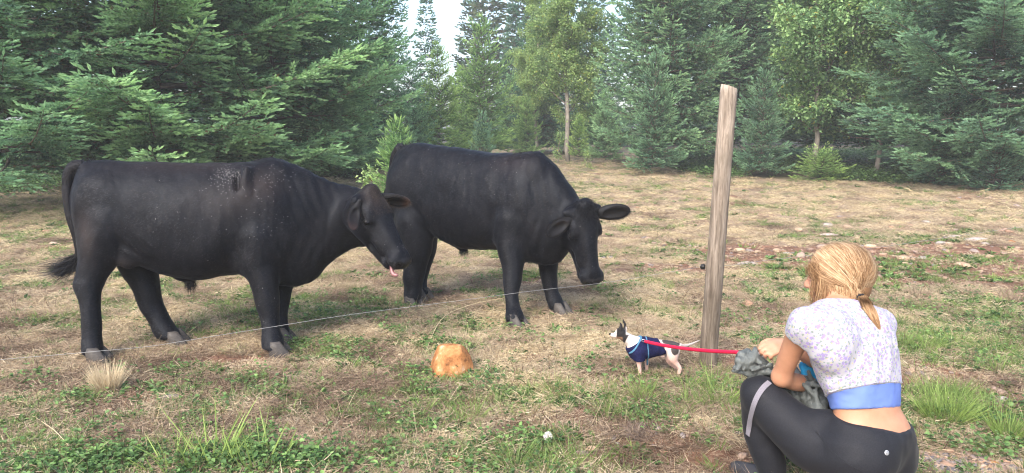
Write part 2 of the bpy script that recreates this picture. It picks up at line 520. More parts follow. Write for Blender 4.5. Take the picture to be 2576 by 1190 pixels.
def build_cow(name, label, fr, T, W_, legs, poll, hf, hl, extra, bounds, brown, seed, h=.009, tail=None, yc=None, neck_to=None, hs=1.0, folds=()):
    root = thing(name, label, 'bull', fr.O, 'black cattle at the fence', fr.ang)
    F = Field(bounds[0], bounds[1], h)
    top = np.array([fr.loc(x, y, o)[[0, 2]] for x, y, o in T[0]]); bot = np.array([fr.loc(x, y, o)[[0, 2]] for x, y, o in T[1]])
    wd = np.array([(fr.loc(x, y, o)[0], w_) for x, y, o, w_ in W_])
    x0, x1 = max(top[0, 0], bot[0, 0]), min(top[-1, 0], bot[-1, 0])
    xs = np.linspace(x0, x1, 26)
    ip = lambda a: np.interp(xs, catmull(a, 6)[:, 0], catmull(a, 6)[:, 1])
    yl = None if yc is None else np.interp(xs, *zip(*yc))
    F.loft(xs, ip(top), ip(bot), ip(wd), yl, 2.25, .05, .10)
    extra(F, fr)
    feet = []
    for pts, offt, foot in legs:
        g = fr.to(gpt(*foot)); n = len(pts); P = []; Rr = []
        for i, (x, y, r) in enumerate(pts):
            t = i / (n - 1); o = offt + (g[1] - offt) * t
            p = fr.loc(x, y, o); P.append(p); Rr.append(fr.px2m(r, p))
        F.chain(P, np.array(Rr) * 1.04, .05, 5)
        feet.append((g, P))
    # head
    R = head_frame(fr.vec(hf), fr.vec(hl))
    po = fr.to(poll)
    hp = R @ np.array([.05, 0, -.10]) * hs + po
    if neck_to is not None:
        F.cone(neck_to[0], hp, neck_to[1], .085, .06)
    F.frame(R, po, hs)
    head_into(F)
    F.frame()
    for g, P in feet:
        F.ell((g[0], g[1], -.055), (.16, .16, .108), .02, op='s')
    X, Y, Z = np.meshgrid(*F.ax, indexing='ij', sparse=True)
    for c, r, fq, amp, dx, dz in folds:
        e = ((X - c[0]) ** 2 + (Z - c[2]) ** 2) / r ** 2
        ph = (X * dx + Z * dz) * fq + 3.5 * vnoise(X + .3 * Y, Z + .2 * Y, .16, 9)
        F.F += (amp * .5 * np.sin(ph) * np.exp(-e * 1.5) * (np.abs(F.F) < .05)).astype(np.float32)
    F.rough(.010, .13, seed); F.rough(.003, .035, seed + 3, (1.6, 1.6, .6))
    V, Q = F.mesh(2)
    Nn = F.grad(V)
    base = np.tile([.0042, .0043, .0060], (len(V), 1))
    for (c, r, col, s) in brown(fr, R, po):
        w2 = np.exp(-((np.linalg.norm((V - c) / r, axis=1)) ** 2) * 1.2)[:, None] * s
        base = base * (1 - w2) + w2 * np.array(col)
    body = link('body', mk_mesh('body', V, Q, COAT, True, col=base), root)
    # short coat lying on the skin
    rs = np.random.RandomState(seed)
    n_ = 110000; fi = rs.randint(0, len(Q), n_); ww = rs.dirichlet((1, 1, 1, 1), n_)
    P = sum(V[Q[fi, i]] * ww[:, i:i + 1] for i in range(4)); G = F.grad(P)
    flow = np.stack([-.75 - .2 * rs.rand(n_), np.zeros(n_), -.6 - .35 * np.sin(P[:, 0] * 5)], 1) + rs.randn(n_, 3) * .22
    flow -= G * (flow * G).sum(1)[:, None]; flow /= np.linalg.norm(flow, axis=1)[:, None] + 1e-6
    # swirls: let patches of coat stand differently so that the sheen breaks up
    stand = .10 + .16 * fbm(P[:, 0] * 1.0 + P[:, 1], P[:, 2], .22, seed)
    V2, F3 = strands(P - G * .002, flow + G * stand[:, None], rs.uniform(.012, .026, n_), .0022, side=G)
    o = link('coat', mk_mesh('coat', V2, F3, COATH, False, attr={'age': np.repeat(np.clip(rs.rand(n_) * .75 + .5 * fbm(P[:, 0] * 1.3, P[:, 2], .08, 3), 0, 1), 3)}), body); o['kind'] = 'stuff'
    # legs' hooves
    for g, P in feet:
        d = P[-1] - P[-3]
        hoof(root, np.array([g[0], g[1], max(0.0, float(terrain(*(fr.O + g[0] * fr.A + g[1] * fr.L)[:2]))) - fr.O[2]]), (1, 0, 0), 1.32)
    # eyes
    for s in (-1, 1):
        mb = MB(); p = R @ np.array([.155, s * .093, -.069]) * hs + po
        a = [[math.sin(t) * math.cos(q) * .019, math.sin(t) * math.sin(q) * .019, math.cos(t) * .019] for t in np.linspace(0.001, math.pi - .001, 9) for q in np.arange(12) * math.pi / 6]
        f = [(i * 12 + j, i * 12 + (j + 1) % 12, (i + 1) * 12 + (j + 1) % 12, (i + 1) * 12 + j) for i in range(8) for j in range(12)]
        mb.add(np.array(a) + p, f); mb.build('eye', EYEM, root)
    # wet muzzle skin
    m = F.value(V) < 9
    hc = (V - po) @ R / hs
    sel = (hc[:, 0] > .435) & (hc[:, 2] > -.105) & (np.abs(hc[:, 1]) < .075)
    fs = sel[Q].all(1); ids = np.unique(Q[fs]); mp = np.full(len(V), -1); mp[ids] = np.arange(len(ids))
    link('nose', mk_mesh('nose', V[ids] + Nn[ids] * .0012, mp[Q[fs]], NOSEM), root)
    # tail: dock, rope and switch
    if tail is not None:
        pts, rad, sw = tail
        P = catmull([fr.loc(x, y, o) for x, y, o in pts], 8)
        rr = np.interp(np.linspace(0, 1, len(P)), np.linspace(0, 1, len(rad)), rad)
        mb = MB(); mb.add(*tube(P, rr, 10)); t = mb.build('tail', COAT, root)
        ca = t.data.color_attributes.new('Col', 'FLOAT_COLOR', 'POINT')
        ca.data.foreach_set('color', np.tile([.012, .011, .0125, 1], len(t.data.vertices)).astype(np.float32))
        # hair along the rope
        n_ = 5000; i = rs.randint(0, len(P) - 1, n_); tt = rs.rand(n_)[:, None]
        c = P[i] * (1 - tt) + P[i + 1] * tt; d = unit(P[-1] - P[-2]); dd = P[i + 1] - P[i]; dd /= np.linalg.norm(dd, axis=1)[:, None]
        o_ = rs.randn(n_, 3); o_ -= dd * (o_ * dd).sum(1)[:, None]; o_ /= np.linalg.norm(o_, axis=1)[:, None]
        V3, F3 = strands(c + o_ * rr[i][:, None] * .9, dd + o_ * .10, rs.uniform(.015, .035, n_), .0018)
        MBv = [V3]; MBf = [F3]; nv = len(V3)
        for (a, bdir, bb, cnt, ln) in sw:
            a = fr.loc(*a); rt = a + rs.randn(cnt, 3) * .012
            bd = fr.vec(bdir) + rs.randn(cnt, 3) * [.28, .28, .2]; bn = fr.vec(bb) * (ln * rs.uniform(.3, 1.3, cnt))[:, None]
            V4, F4 = strands(rt, bd, ln * rs.uniform(.5, 1.1, cnt), .0022, segs=3, bend=bn)
            MBv.append(V4); MBf.append(F4 + nv); nv += len(V4)
        o = link('switch', mk_mesh('switch', np.concatenate(MBv), np.concatenate(MBf), HAIRM, False), t); o['kind'] = 'stuff'
    return root, F, V, Q, R, po

def fur_patch(root, F, V, Q, name, n, sel, dirn, ln, width, rs, rnd=.3, lift=.5, mat_=None, segs=2, bend=None):
    fs = np.nonzero(sel(V[Q].mean(1)))[0]
    if len(fs) == 0: return
    fi = fs[rs.randint(0, len(fs), n)]; ww = rs.dirichlet((1, 1, 1, 1), n)
    P = sum(V[Q[fi, i]] * ww[:, i:i + 1] for i in range(4)); G = F.grad(P)
    D = np.asarray(dirn) + rs.randn(n, 3) * rnd + G * lift
    b = None if bend is None else np.asarray(bend) * np.ones((n, 1)) * ln + rs.randn(n, 3) * ln * .15
    V2, F2 = strands(P - G * .003, D, rs.uniform(ln * .5, ln * 1.2, n), width, segs=segs, bend=b)
    o = link(name, mk_mesh(name, V2, F2, mat_ or HAIRM, False), root); o['kind'] = 'stuff'

# --- left animal, side on, head turned a little towards us, licking its nose
g1 = on_ground(470, 4.66); fr1 = Frame((g1[0], g1[1], 0), 8)
T1 = ([(182, 475, 0), (187, 440, 0), (206, 415, 0), (240, 407, 0), (290, 403, 0), (350, 406, 0), (430, 410, 0), (520, 412, 0), (590, 409, 0), (640, 403, 0), (690, 400, 0), (735, 409, 0), (790, 434, 0), (850, 462, 0), (900, 478, 0), (940, 486, 0)],
      [(182, 500, 0), (192, 575, 0), (215, 630, 0), (250, 648, 0), (310, 646, 0), (350, 662, 0), (385, 680, 0), (430, 692, 0), (500, 701, 0), (570, 692, 0), (640, 692, 0), (690, 712, 0), (735, 722, 0), (775, 708, 0), (812, 682, 0), (840, 652, 0), (885, 632, 0), (925, 622, 0), (955, 610, 0)])
W1 = [(182, 480, 0, .06), (192, 480, 0, .11), (225, 480, 0, .165), (290, 480, 0, .20), (360, 500, 0, .235), (430, 520, 0, .262), (520, 520, 0, .28), (600, 520, 0, .262), (680, 520, 0, .215), (740, 540, 0, .175), (800, 560, 0, .135), (860, 560, 0, .105), (940, 560, 0, .085)]
def extra1(F, fr):
    for s in (-1, 1):
        c = fr.loc(672, 560, 0); F.ell((c[0], s * .150, c[2]), (.150, .085, .235), .09)
        c = fr.loc(640, 640, 0); F.ell((c[0], s * .155, c[2]), (.095, .065, .11), .06)
        c = fr.loc(640, 455, 0); F.ell((c[0], s * .085, c[2] - .02), (.11, .06, .10), .07)
        c = fr.loc(280, 520, 0); F.ell((c[0], s * .125, c[2]), (.15, .085, .20), .08)
        c = fr.loc(268, 600, 0); F.ell((c[0], s * .125, c[2]), (.115, .075, .13), .07)
        c = fr.loc(345, 640, 0); F.ell((c[0], s * .17, c[2]), (.06, .035, .06), .06)
    for x, y, o, r in ((203, 716, -.19, .032), (236, 714, -.19, .034), (352, 726, .20, .036), (672, 765, -.17, .045), (701, 758, .2, .042), (236, 872, -.2, .036), (688, 862, -.18, .040), (424, 845, .2, .036)):
        F.ell(fr.loc(x, y, o), r, .035)
    # folds behind the shoulder blade and along the neck, flank hollow
    F.chain([fr.loc(608, 432, -.16), fr.loc(600, 452, -.185), fr.loc(603, 478, -.20)], [.004, .010, .005], .035, op='s')
    F.chain([fr.loc(622, 425, -.17), fr.loc(617, 452, -.185), fr.loc(620, 490, -.20)], [.008, .011, .008], .06)
    F.chain([fr.loc(588, 600, -.30), fr.loc(596, 640, -.29), fr.loc(618, 668, -.27)], [.012, .016, .012], .04, op='s')
    F.chain([fr.loc(700, 600, -.27), fr.loc(722, 650, -.245), fr.loc(728, 700, -.20)], [.012, .014, .010], .05, op='s')
    F.chain([fr.loc(760, 560, -.21), fr.loc(800, 590, -.19), fr.loc(830, 620, -.15)], [.008, .012, .008], .04, op='s')
    F.ell(fr.loc(345, 500, -.30), (.10, .03, .13), .06, op='s')
    F.chain([fr.loc(452, 692, 0), fr.loc(470, 702, 0), fr.loc(481, 711, 0)], [.035, .024, .012], .04)
    F.chain([fr.loc(455, 585, -.16), fr.loc(600, 560, -.19)], [.001, .001], .01)
L1 = [([(275, 560, 50), (250, 640, 43), (231, 690, 33), (221, 722, 28), (226, 755, 23), (230, 800, 21), (231, 850, 22.5), (233, 878, 25), (238, 896, 23)], -.12, (243, 915)),
      ([(330, 610, 52), (350, 675, 40), (366, 720, 32), (380, 765, 26), (400, 805, 24), (415, 832, 25), (430, 850, 21)], .13, (441, 868)),
      ([(655, 600, 50), (656, 660, 41), (662, 700, 34), (673, 758, 29), (679, 800, 22.5), (682, 835, 23), (686, 862, 27), (690, 880, 25)], -.14, (697, 897)),
      ([(700, 640, 40), (702, 700, 31), (701, 755, 26), (700, 795, 20), (702, 828, 21), (704, 846, 22)], .14, (710, 862))]
P1 = at(938, 481, 4.60)
def brown1(fr, R, po):
    b = [(fr.loc(560, 500, -.27), np.array([.22, .2, .13]), (.028, .023, .022), .55), (fr.loc(470, 415, 0), np.array([.4, .2, .05]), (.032, .022, .019), .5),
         (fr.loc(225, 590, -.18), np.array([.06, .12, .14]), (.045, .032, .028), .7), (fr.loc(340, 655, 0), np.array([.08, .3, .05]), (.045, .032, .027), .5),
         (fr.loc(650, 470, -.2), np.array([.12, .15, .1]), (.035, .025, .022), .5)]
    for f, s in ((.05, .9), (.0, .8)):
        b.append((R @ np.array([f, 0, 0]) + po, np.array([.07, .07, .07]), (.034, .025, .021), s))
    return b
if 'nocow' not in TEST:
    xN = fr1.loc(870, 560, 0)
    r1, F1, V1, Q1, R1, po1 = build_cow('bull', 'larger black bull at the left licking its nose, side on, white flecks on its shoulder', fr1, T1, W1, L1, P1,
        (.47, -.27, -.84), (.53, .84, .06), extra1, ((-1.35, -.5, -.02), (1.75, .6, 1.32)), brown1, 11,
        tail=([(212, 420, 0), (184, 425, -.01), (170, 462, -.03), (176, 535, -.05), (193, 596, -.06), (199, 636, -.07), (196, 660, -.08)], [.050, .042, .031, .029, .025, .021, .014],
              [((192, 650, -.08), (-.6, -.1, -.5), (-.6, 0, .15), 900, .17), ((188, 668, -.08), (-.9, -.1, -.35), (-.4, 0, .35), 500, .19), ((185, 675, -.08), (-1, 0, -.1), (-.1, 0, .28), 90, .33)]),
        neck_to=(xN, .115), hs=1.07, folds=((fr1.loc(770, 470, 0), .26, 95, .0028, 1, .35), (fr1.loc(790, 620, 0), .20, 80, .0045, 1, -.5), (fr1.loc(590, 560, 0), .22, 60, .0035, 1, .1), (fr1.loc(350, 620, 0), .16, 70, .004, .8, .8)))
    rs = np.random.RandomState(5)
    hv = fr1.vec
    e1 = R1 @ np.array([.045, -.105, -.055]) * 1.07 + po1
    add_ear(r1, e1, hv((-.38, -.28, -.88)), hv((.35, -.92, -.1)), .25, .88, 3, .9)
    e2 = R1 @ np.array([.030, .095, -.045]) * 1.07 + po1
    add_ear(r1, e2, hv((.96, .20, -.20)), hv((.05, -.75, -.62)), .45, .98, 4)
    H = lambda P: (P - po1) @ R1 / 1.07
    fur_patch(r1, F1, V1, Q1, 'forelock', 3200, lambda P: (H(P)[:, 0] < .15) & (H(P)[:, 0] > -.05) & (H(P)[:, 2] > -.07) & (np.abs(H(P)[:, 1]) < .085), R1 @ np.array([.9, 0, 0]), .022, .0014, rs, .45, .22, BRHAIR)
    cr = lambda P: (F1.grad(P)[:, 2] > .80) & (P[:, 2] > .8) & (P[:, 0] > fr1.loc(640, 400)[0]) & (P[:, 0] < fr1.loc(900, 480)[0])
    fur_patch(r1, F1, V1, Q1, 'mane', 2000, cr, (-.9, 0, -.1), .020, .0020, rs, .3, .2)
    fur_patch(r1, F1, V1, Q1, 'belly_tuft', 260, lambda P: (np.linalg.norm(P - fr1.loc(480, 716), axis=1) < .045), (.1, 0, -1), .085, .002, rs, .22, .2)
    fur_patch(r1, F1, V1, Q1, 'tail_head_hair', 350, lambda P: (np.linalg.norm(P - fr1.loc(200, 415), axis=1) < .10) & (F1.grad(P)[:, 2] > .3), (-.6, 0, .3), .035, .002, rs, .4, .8)
    # tongue curling up over the lip
    T_ = MB()
    tp = [R1 @ np.array(p) * 1.07 + po1 for p in ((.43, -.03, -.104), (.465, -.044, -.110), (.488, -.046, -.108), (.500, -.042, -.098), (.503, -.038, -.086))]
    V_, F_ = tube(catmull(tp, 5), np.interp(np.linspace(0, 1, 21), [0, .5, .85, 1], [.011, .014, .011, .005]), 12)
    T_.add(V_, F_); T_.build('tongue', TONGUEM, r1)
    log('cow 1')

# --- right animal, three-quarter, head hanging and facing us
g2 = on_ground(1205, 5.68); fr2 = Frame((g2[0], g2[1], 0), -31)
T2 = ([(996, 420, 0), (1003, 385, 0), (1018, 369, 0), (1045, 361, 0), (1085, 361, 0), (1130, 368, 0), (1190, 378, 0), (1240, 385, 0), (1290, 388, 0), (1320, 386, 0), (1350, 384, 0), (1375, 394, 0), (1400, 418, 0), (1425, 455, 0), (1445, 492, 0), (1462, 515, 0), (1478, 530, 0)],
      [(992, 470, 0), (1010, 560, 0), (1040, 585, 0), (1085, 580, 0), (1110, 595, 0), (1150, 618, 0), (1200, 626, 0), (1260, 628, 0), (1310, 645, 0), (1350, 665, 0), (1385, 668, 0), (1410, 652, 0), (1430, 625, 0), (1450, 610, 0), (1480, 600, 0)])
W2 = [(994, 450, 0, .10), (1010, 450, 0, .17), (1040, 450, 0, .21), (1100, 480, 0, .235), (1170, 480, 0, .255), (1250, 500, 0, .25), (1310, 500, 0, .225), (1360, 520, 0, .185), (1400, 540, 0, .145), (1440, 560, 0, .115), (1480, 560, 0, .09)]
def extra2(F, fr):
    for s in (-1, 1):
        c = fr.loc(1320, 520, 0); F.ell((c[0], s * .145, c[2]), (.135, .08, .22), .09)
        c = fr.loc(1305, 590, 0); F.ell((c[0], s * .15, c[2]), (.085, .06, .10), .06)
        c = fr.loc(1340, 425, 0); F.ell((c[0], s * .07, c[2] - .02), (.12, .055, .09), .07)
        c = fr.loc(1045, 470, 0); F.ell((c[0], s * .135, c[2]), (.16, .085, .20), .08)
        c = fr.loc(1050, 550, 0); F.ell((c[0], s * .125, c[2]), (.11, .07, .12), .07)
    for x, y, o, r in ((1288, 710, -.18, .050), (1386, 705, .2, .042), (1031, 700, -.18, .034), (1293, 782, -.18, .043), (1400, 764, .2, .040), (1036, 738, -.18, .042)):
        F.ell(fr.loc(x, y, o), r, .035)
    F.ell(fr.loc(1105, 450, -.31), (.09, .04, .12), .06, op='s')
    F.chain([fr.loc(1240, 470, -.30), fr.loc(1232, 520, -.30), fr.loc(1242, 580, -.28)], [.012, .016, .012], .05, op='s')
    F.chain([fr.loc(1345, 560, -.24), fr.loc(1352, 600, -.22), fr.loc(1350, 640, -.17)], [.012, .014, .010], .05, op='s')
    F.chain([fr.loc(1145, 606, 0), fr.loc(1158, 618, 0), fr.loc(1165, 628, 0)], [.04, .026, .014], .04)
L2 = [([(1045, 560, 44), (1048, 620, 37), (1044, 670, 27), (1040, 700, 23), (1038, 730, 20), (1036, 750, 20)], -.12, (1036, 768)),
      ([(1062, 560, 40), (1066, 620, 30), (1058, 670, 23), (1052, 700, 20), (1056, 730, 17), (1062, 742, 17)], .12, (1064, 755)),
      ([(1285, 560, 42), (1284, 620, 33), (1288, 670, 26), (1287, 710, 22), (1286, 745, 16.5), (1291, 780, 18), (1295, 800, 21)], -.14, (1297, 822)),
      ([(1375, 600, 34), (1378, 660, 24), (1382, 700, 18), (1388, 735, 14.5), (1398, 762, 17), (1404, 776, 17)], .15, (1409, 792))]
P2 = at(1475, 521, 5.10)
def brown2(fr, R, po):
    return [(fr.loc(1300, 410, -.1), np.array([.15, .2, .08]), (.03, .022, .024), .5), (fr.loc(1000, 500, -.1), np.array([.05, .1, .2]), (.04, .032, .03), .6)]
if 'nocow' not in TEST:
    xN = fr2.loc(1425, 560, 0)
    r2, F2, V2_, Q2, R2, po2 = build_cow('bull', 'slimmer black bull in the middle lowering its face to the fence wire, ears spread', fr2, T2, W2, L2, P2,
        (.14, -.16, -.98), (.92, .37, .10), extra2, ((-1.0, -.55, -.02), (1.3, .55, 1.38)), brown2, 23,
        tail=([(1010, 372, 0), (996, 392, .02), (988, 430, .03), (984, 462, .03), (974, 484, .03), (970, 500, .03), (966, 540, .03)], [.05, .042, .034, .03, .026, .02, .012],
              [((968, 520, .03), (-.1, 0, -1), (0, 0, 0), 500, .16)]),
        neck_to=(xN, .13), hs=1.14, folds=((fr2.loc(1385, 470, 0), .26, 95, .0035, 1, .3), (fr2.loc(1370, 600, 0), .20, 80, .004, 1, -.4), (fr2.loc(1260, 480, 0), .25, 70, .003, 1, .15), (fr2.loc(1100, 540, 0), .16, 70, .004, .8, .8)))
    rs = np.random.RandomState(8); hv = fr2.vec
    e1 = R2 @ np.array([.065, -.105, -.060]) * 1.14 + po2
    add_ear(r2, e1, hv((-.70, -.42, -.42)), hv((.42, -.88, .10)), 0, 1.08, 5)
    e2 = R2 @ np.array([.045, .10, -.050]) * 1.14 + po2
    add_ear(r2, e2, hv((.97, -.12, .11)), hv((.12, -.9, -.30)), 0, 1.2, 6)
    H2 = lambda P: (P - po2) @ R2 / 1.14
    fur_patch(r2, F2, V2_, Q2, 'forelock', 2800, lambda P: (H2(P)[:, 0] < .09) & (H2(P)[:, 0] > -.06) & (H2(P)[:, 2] > -.07) & (np.abs(H2(P)[:, 1]) < .085), R2 @ np.array([.7, 0, .1]), .042, .0014, rs, .5, .35)
    cr = lambda P: (F2.grad(P)[:, 2] > .6) & (P[:, 2] > .8) & (P[:, 0] > fr2.loc(1300, 388)[0]) & (P[:, 0] < fr2.loc(1440, 490)[0])
    fur_patch(r2, F2, V2_, Q2, 'mane', 4500, cr, (-.9, 0, -.2), .030, .0018, rs, .3, .22)
    fur_patch(r2, F2, V2_, Q2, 'belly_tuft', 200, lambda P: (np.linalg.norm(P - fr2.loc(1166, 632), axis=1) < .045), (.1, 0, -1), .06, .002, rs, .22, .2)
    fur_patch(r2, F2, V2_, Q2, 'tail_head_hair', 500, lambda P: (np.linalg.norm(P - fr2.loc(1012, 372), axis=1) < .11) & (F2.grad(P)[:, 2] > .3), (-.5, 0, .4), .03, .002, rs, .4, .8)
    log('cow 2')
# ---------------------------------------------------------------- trees
def foliage_material(name, dark, light, dead=(.12, .08, .04), trans=.45, rough=.55):
    m, nt, b = mat(name, rough, .3)
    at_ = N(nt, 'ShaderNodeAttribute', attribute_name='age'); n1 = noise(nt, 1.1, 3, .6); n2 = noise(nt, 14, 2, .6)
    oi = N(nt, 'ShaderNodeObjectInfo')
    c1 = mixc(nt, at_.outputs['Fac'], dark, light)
    r1 = ramp(nt, n1.outputs[0], [(.3, (.72, .78, .85)), (.7, (1.25, 1.15, 1.0))])
    c2 = mixc(nt, 1.0, c1, r1.outputs[0], 'MULTIPLY')
    r2 = ramp(nt, n2.outputs[0], [(.3, (.8, .8, .8)), (.7, (1.2, 1.2, 1.2))])
    c3 = mixc(nt, 1.0, c2, r2.outputs[0], 'MULTIPLY')
    r3 = ramp(nt, oi.outputs['Random'], [(0, (.85, .9, .95)), (1, (1.12, 1.08, 1.0))])
    c4 = mixc(nt, 1.0, c3, r3.outputs[0], 'MULTIPLY')
    a2 = N(nt, 'ShaderNodeAttribute', attribute_name='dead')
    c5 = mixc(nt, a2.outputs['Fac'], c4, dead)
    nt.links.new(c5, b.inputs['Base Color'])
    t = N(nt, 'ShaderNodeBsdfTranslucent'); nt.links.new(c5, t.inputs[0])
    mx = N(nt, 'ShaderNodeMixShader'); mx.inputs[0].default_value = trans
    out = nt.nodes['Material Output']
    nt.links.new(b.outputs[0], mx.inputs[1]); nt.links.new(t.outputs[0], mx.inputs[2]); nt.links.new(mx.outputs[0], out.inputs[0])
    return m
BARK = simple('conifer_bark', (.13, .105, .085), .9, .15, .45, 9, .7, .02, (1, 1, .25))
PALEBARK = simple('smooth_grey_bark', (.26, .23, .20), .85, .2, .35, 7, .5, .012, (1, 1, .5))

def blades(P, D, L, Wd, age, dead, rs, nb=2, wpos=.45):
    """shoots: nb crossed lance-shaped plates per shoot, each 2 triangles"""
    n = len(P); D = D / (np.linalg.norm(D, axis=1)[:, None] + 1e-9)
    r = rs.randn(n, 3); u = np.cross(D, r); u /= np.linalg.norm(u, axis=1)[:, None] + 1e-9; v = np.cross(D, u)
    Vs = []; 
    for b in range(nb):
        a = math.pi * b / nb; s_ = u * math.cos(a) + v * math.sin(a)
        L_ = L[:, None]; W_ = Wd[:, None] * .5
        Vs.append(np.stack([P, P + D * L_ * wpos + s_ * W_, P + D * L_, P + D * L_ * (wpos + .08) - s_ * W_], 1))
    V = np.stack(Vs, 1).reshape(-1, 3)
    F = np.arange(n * nb * 4).reshape(-1, 4)
    rep = np.repeat
    return V, F, rep(age, nb * 4), rep(dead, nb * 4)

def fir(seed, H, R, z0=.25, droop=.25, up=.25, spacing=.30, per=5, shoot=.075, sw=.030, dens=1.0, lat_gap=.10, detail_to=6.0, lean=(0, 0), dead=.12, taper=1.0, shape=.75, vary=(.72, 1.12), mesh_name='crown', lat_len=.42, tip_light=1.0):
    """conifer: trunk mesh + limb mesh + crown mesh of shoots. returns 3 meshes (at the origin, z up)"""
    rs = np.random.RandomState(seed)
    tz = np.linspace(-.3, H, 14); wob = np.cumsum(rs.randn(14, 2) * .015 * H / 10, 0)
    tr = np.stack([wob[:, 0] + lean[0] * (tz / H) ** 1.3, wob[:, 1] + lean[1] * (tz / H) ** 1.3, tz], 1)
    trad = (.012 * H * .9 + .02) * (1 - np.clip(tz / H, 0, 1)) ** .85 * taper + .006
    tV, tF = tube(tr, trad, 9)
    limb = MB(); SP, SD, SL, SW, SA, SX = [], [], [], [], [], []
    z = z0
    while z < H - .05:
        t = z / H
        near = z < detail_to
        k = per + rs.randint(-1, 2)
        gap = spacing * (1 if near else 1.6)
        a0 = rs.rand() * 6.28
        c = np.array([np.interp(z, tz, tr[:, 0]), np.interp(z, tz, tr[:, 1]), z])
        for j in range(k):
            az = a0 + j * 6.283 / k + rs.randn() * .25
            zz = z + rs.uniform(-.5, .5) * gap
            Lb = R * (max(1 - t, 0) ** shape) * rs.uniform(*vary) * (1 if t > .12 else .75 + 2 * t)
            if Lb < .06: continue
            out = np.array([math.cos(az), math.sin(az), 0]); e0 = up * 1.2 * t ** .8 * 2 - droop * .25 + rs.randn() * .08
            m = max(5, int(Lb / .22)); s = np.linspace(0, 1, m)
            sag = -droop * Lb * (s ** 1.5) * (1 - .75 * t) + .45 * Lb * np.clip(s - .5, 0, 1) ** 1.4
            side = np.cross(out, [0, 0, 1]); bend = rs.randn() * .10 * Lb
            Bp = c + [0, 0, zz - z] + np.outer(s * Lb, out) + np.outer(s ** 2 * bend, side) + np.outer(s * Lb * math.tan(e0) + sag, [0, 0, 1])
            lr = (.010 + .012 * Lb / 2) * (1 - s) + .003
            if Lb > .3:
                v_, f_ = tube(Bp, lr, 4, False); limb.add(v_, f_)
            # laterals
            g = lat_gap * (1 if near else 1.8); nl = max(2, int(Lb / g)); ss = (np.arange(nl) + rs.rand(nl)) / nl; ss = ss[ss > .13]
            for s_ in ss:
                i = min(int(s_ * (m - 1)), m - 2); f = s_ * (m - 1) - i
                p = Bp[i] * (1 - f) + Bp[i + 1] * f; d = unit(Bp[i + 1] - Bp[i])
                for sg in (-1, 1):
                    if rs.rand() < .10: continue
                    ll = lat_len * Lb * (1 - s_) ** .7 * rs.uniform(.55, 1.2) + shoot * 1.2
                    ll = min(ll, .9)
                    sd = np.cross(d, [0, 0, 1.0]) * sg
                    ld = unit(d * rs.uniform(.5, .95) + sd * .85 + np.array([0, 0, -droop * .8 + rs.randn() * .16]))
                    st = shoot * (1 if near else 1.9)
                    q = max(1, int(ll / (st * .55) * dens)); u = (np.arange(q) + rs.rand(q) * .8) / q
                    lp = p + np.outer(u * ll, ld) + np.outer(-(u ** 2) * ll * droop * .5, [0, 0, 1])
                    n2 = q
                    sd2 = np.cross(ld, [0, 0, 1.0]); sd2 /= np.linalg.norm(sd2) + 1e-6
                    sgn = np.where(np.arange(n2) % 2, 1, -1)[:, None]
                    dd = ld * .9 + sd2 * sgn * rs.uniform(.35, 1.0, (n2, 1)) + rs.randn(n2, 3) * .22 + [0, 0, .16 - droop * .5]
                    SP.append(lp); SD.append(dd)
                    SL.append(st * rs.uniform(.7, 1.45, n2)); SW.append(np.full(n2, sw * (1 if near else 1.9)) * rs.uniform(.8, 1.2, n2))
                    outer = s_ * .5 + .5 * (ll * u / (ll + 1e-6)) * 1
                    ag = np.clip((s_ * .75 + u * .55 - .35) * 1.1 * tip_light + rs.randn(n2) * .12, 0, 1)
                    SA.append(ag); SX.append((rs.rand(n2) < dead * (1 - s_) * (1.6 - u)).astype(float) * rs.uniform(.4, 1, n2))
                    # tip shoot
                    SP.append((p + ld * ll - [0, 0, ll * droop * .5])[None]); SD.append(ld[None] + [0, 0, .15]); SL.append(np.array([st * 1.6])); SW.append(np.array([sw * (1 if near else 1.9)])); SA.append(np.array([min(1, ag[-1] + .25)])); SX.append(np.zeros(1))
            SP.append(Bp[-1][None]); SD.append(unit(Bp[-1] - Bp[-2])[None] + [0, 0, .25]); SL.append(np.array([shoot * 2.4])); SW.append(np.array([sw * 1.3])); SA.append(np.array([1.0])); SX.append(np.zeros(1))
        z += gap * rs.uniform(.8, 1.2)
    cat_ = np.concatenate
    # leader
    SP.append(np.array([[tr[-1, 0], tr[-1, 1], H - .05]])); SD.append(np.array([[0, 0, 1.]])); SL.append(np.array([.35 if H > 3 else .12])); SW.append(np.array([.05])); SA.append(np.ones(1)); SX.append(np.zeros(1))
    V, F, A, X = blades(cat_(SP), cat_(SD), cat_(SL), cat_(SW), cat_(SA), cat_(SX), rs)
    tm = mk_mesh('trunk', tV, tF, BARK)
    return tm, (limb if limb.V else None), V, F, A, X

def crown_mesh(name, V, F, A, X, limb):
    """needles or leaves plus the thin limbs that carry them: one mesh, two material slots"""
    n0 = len(V); nf = len(F); sm = 0
    if limb is not None:
        LV = np.concatenate(limb.V); LF = np.array([f for f in limb.F if len(f) == 4]) + n0
        V = np.concatenate([V, LV]); F = np.concatenate([F, LF]); z = np.zeros(len(LV)); A = np.concatenate([A, z]); X = np.concatenate([X, z])
    me = mk_mesh(name, V, F, None, False, attr={'age': A, 'dead': X})
    me.materials.append(None); me.materials.append(BARK)
    mi = np.zeros(len(F), np.int32); mi[nf:] = 1
    me.polygons.foreach_set('material_index', mi); me.polygons.foreach_set('use_smooth', mi > 0)
    return me
def tree_protos(name, mats, tup):
    tm, lm, V, F, A, X = tup
    return tm, crown_mesh('crown', V, F, A, X, lm), len(F)
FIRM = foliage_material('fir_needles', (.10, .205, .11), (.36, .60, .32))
FIRL = foliage_material('bright_fir_needles', (.12, .25, .075), (.46, .66, .24))
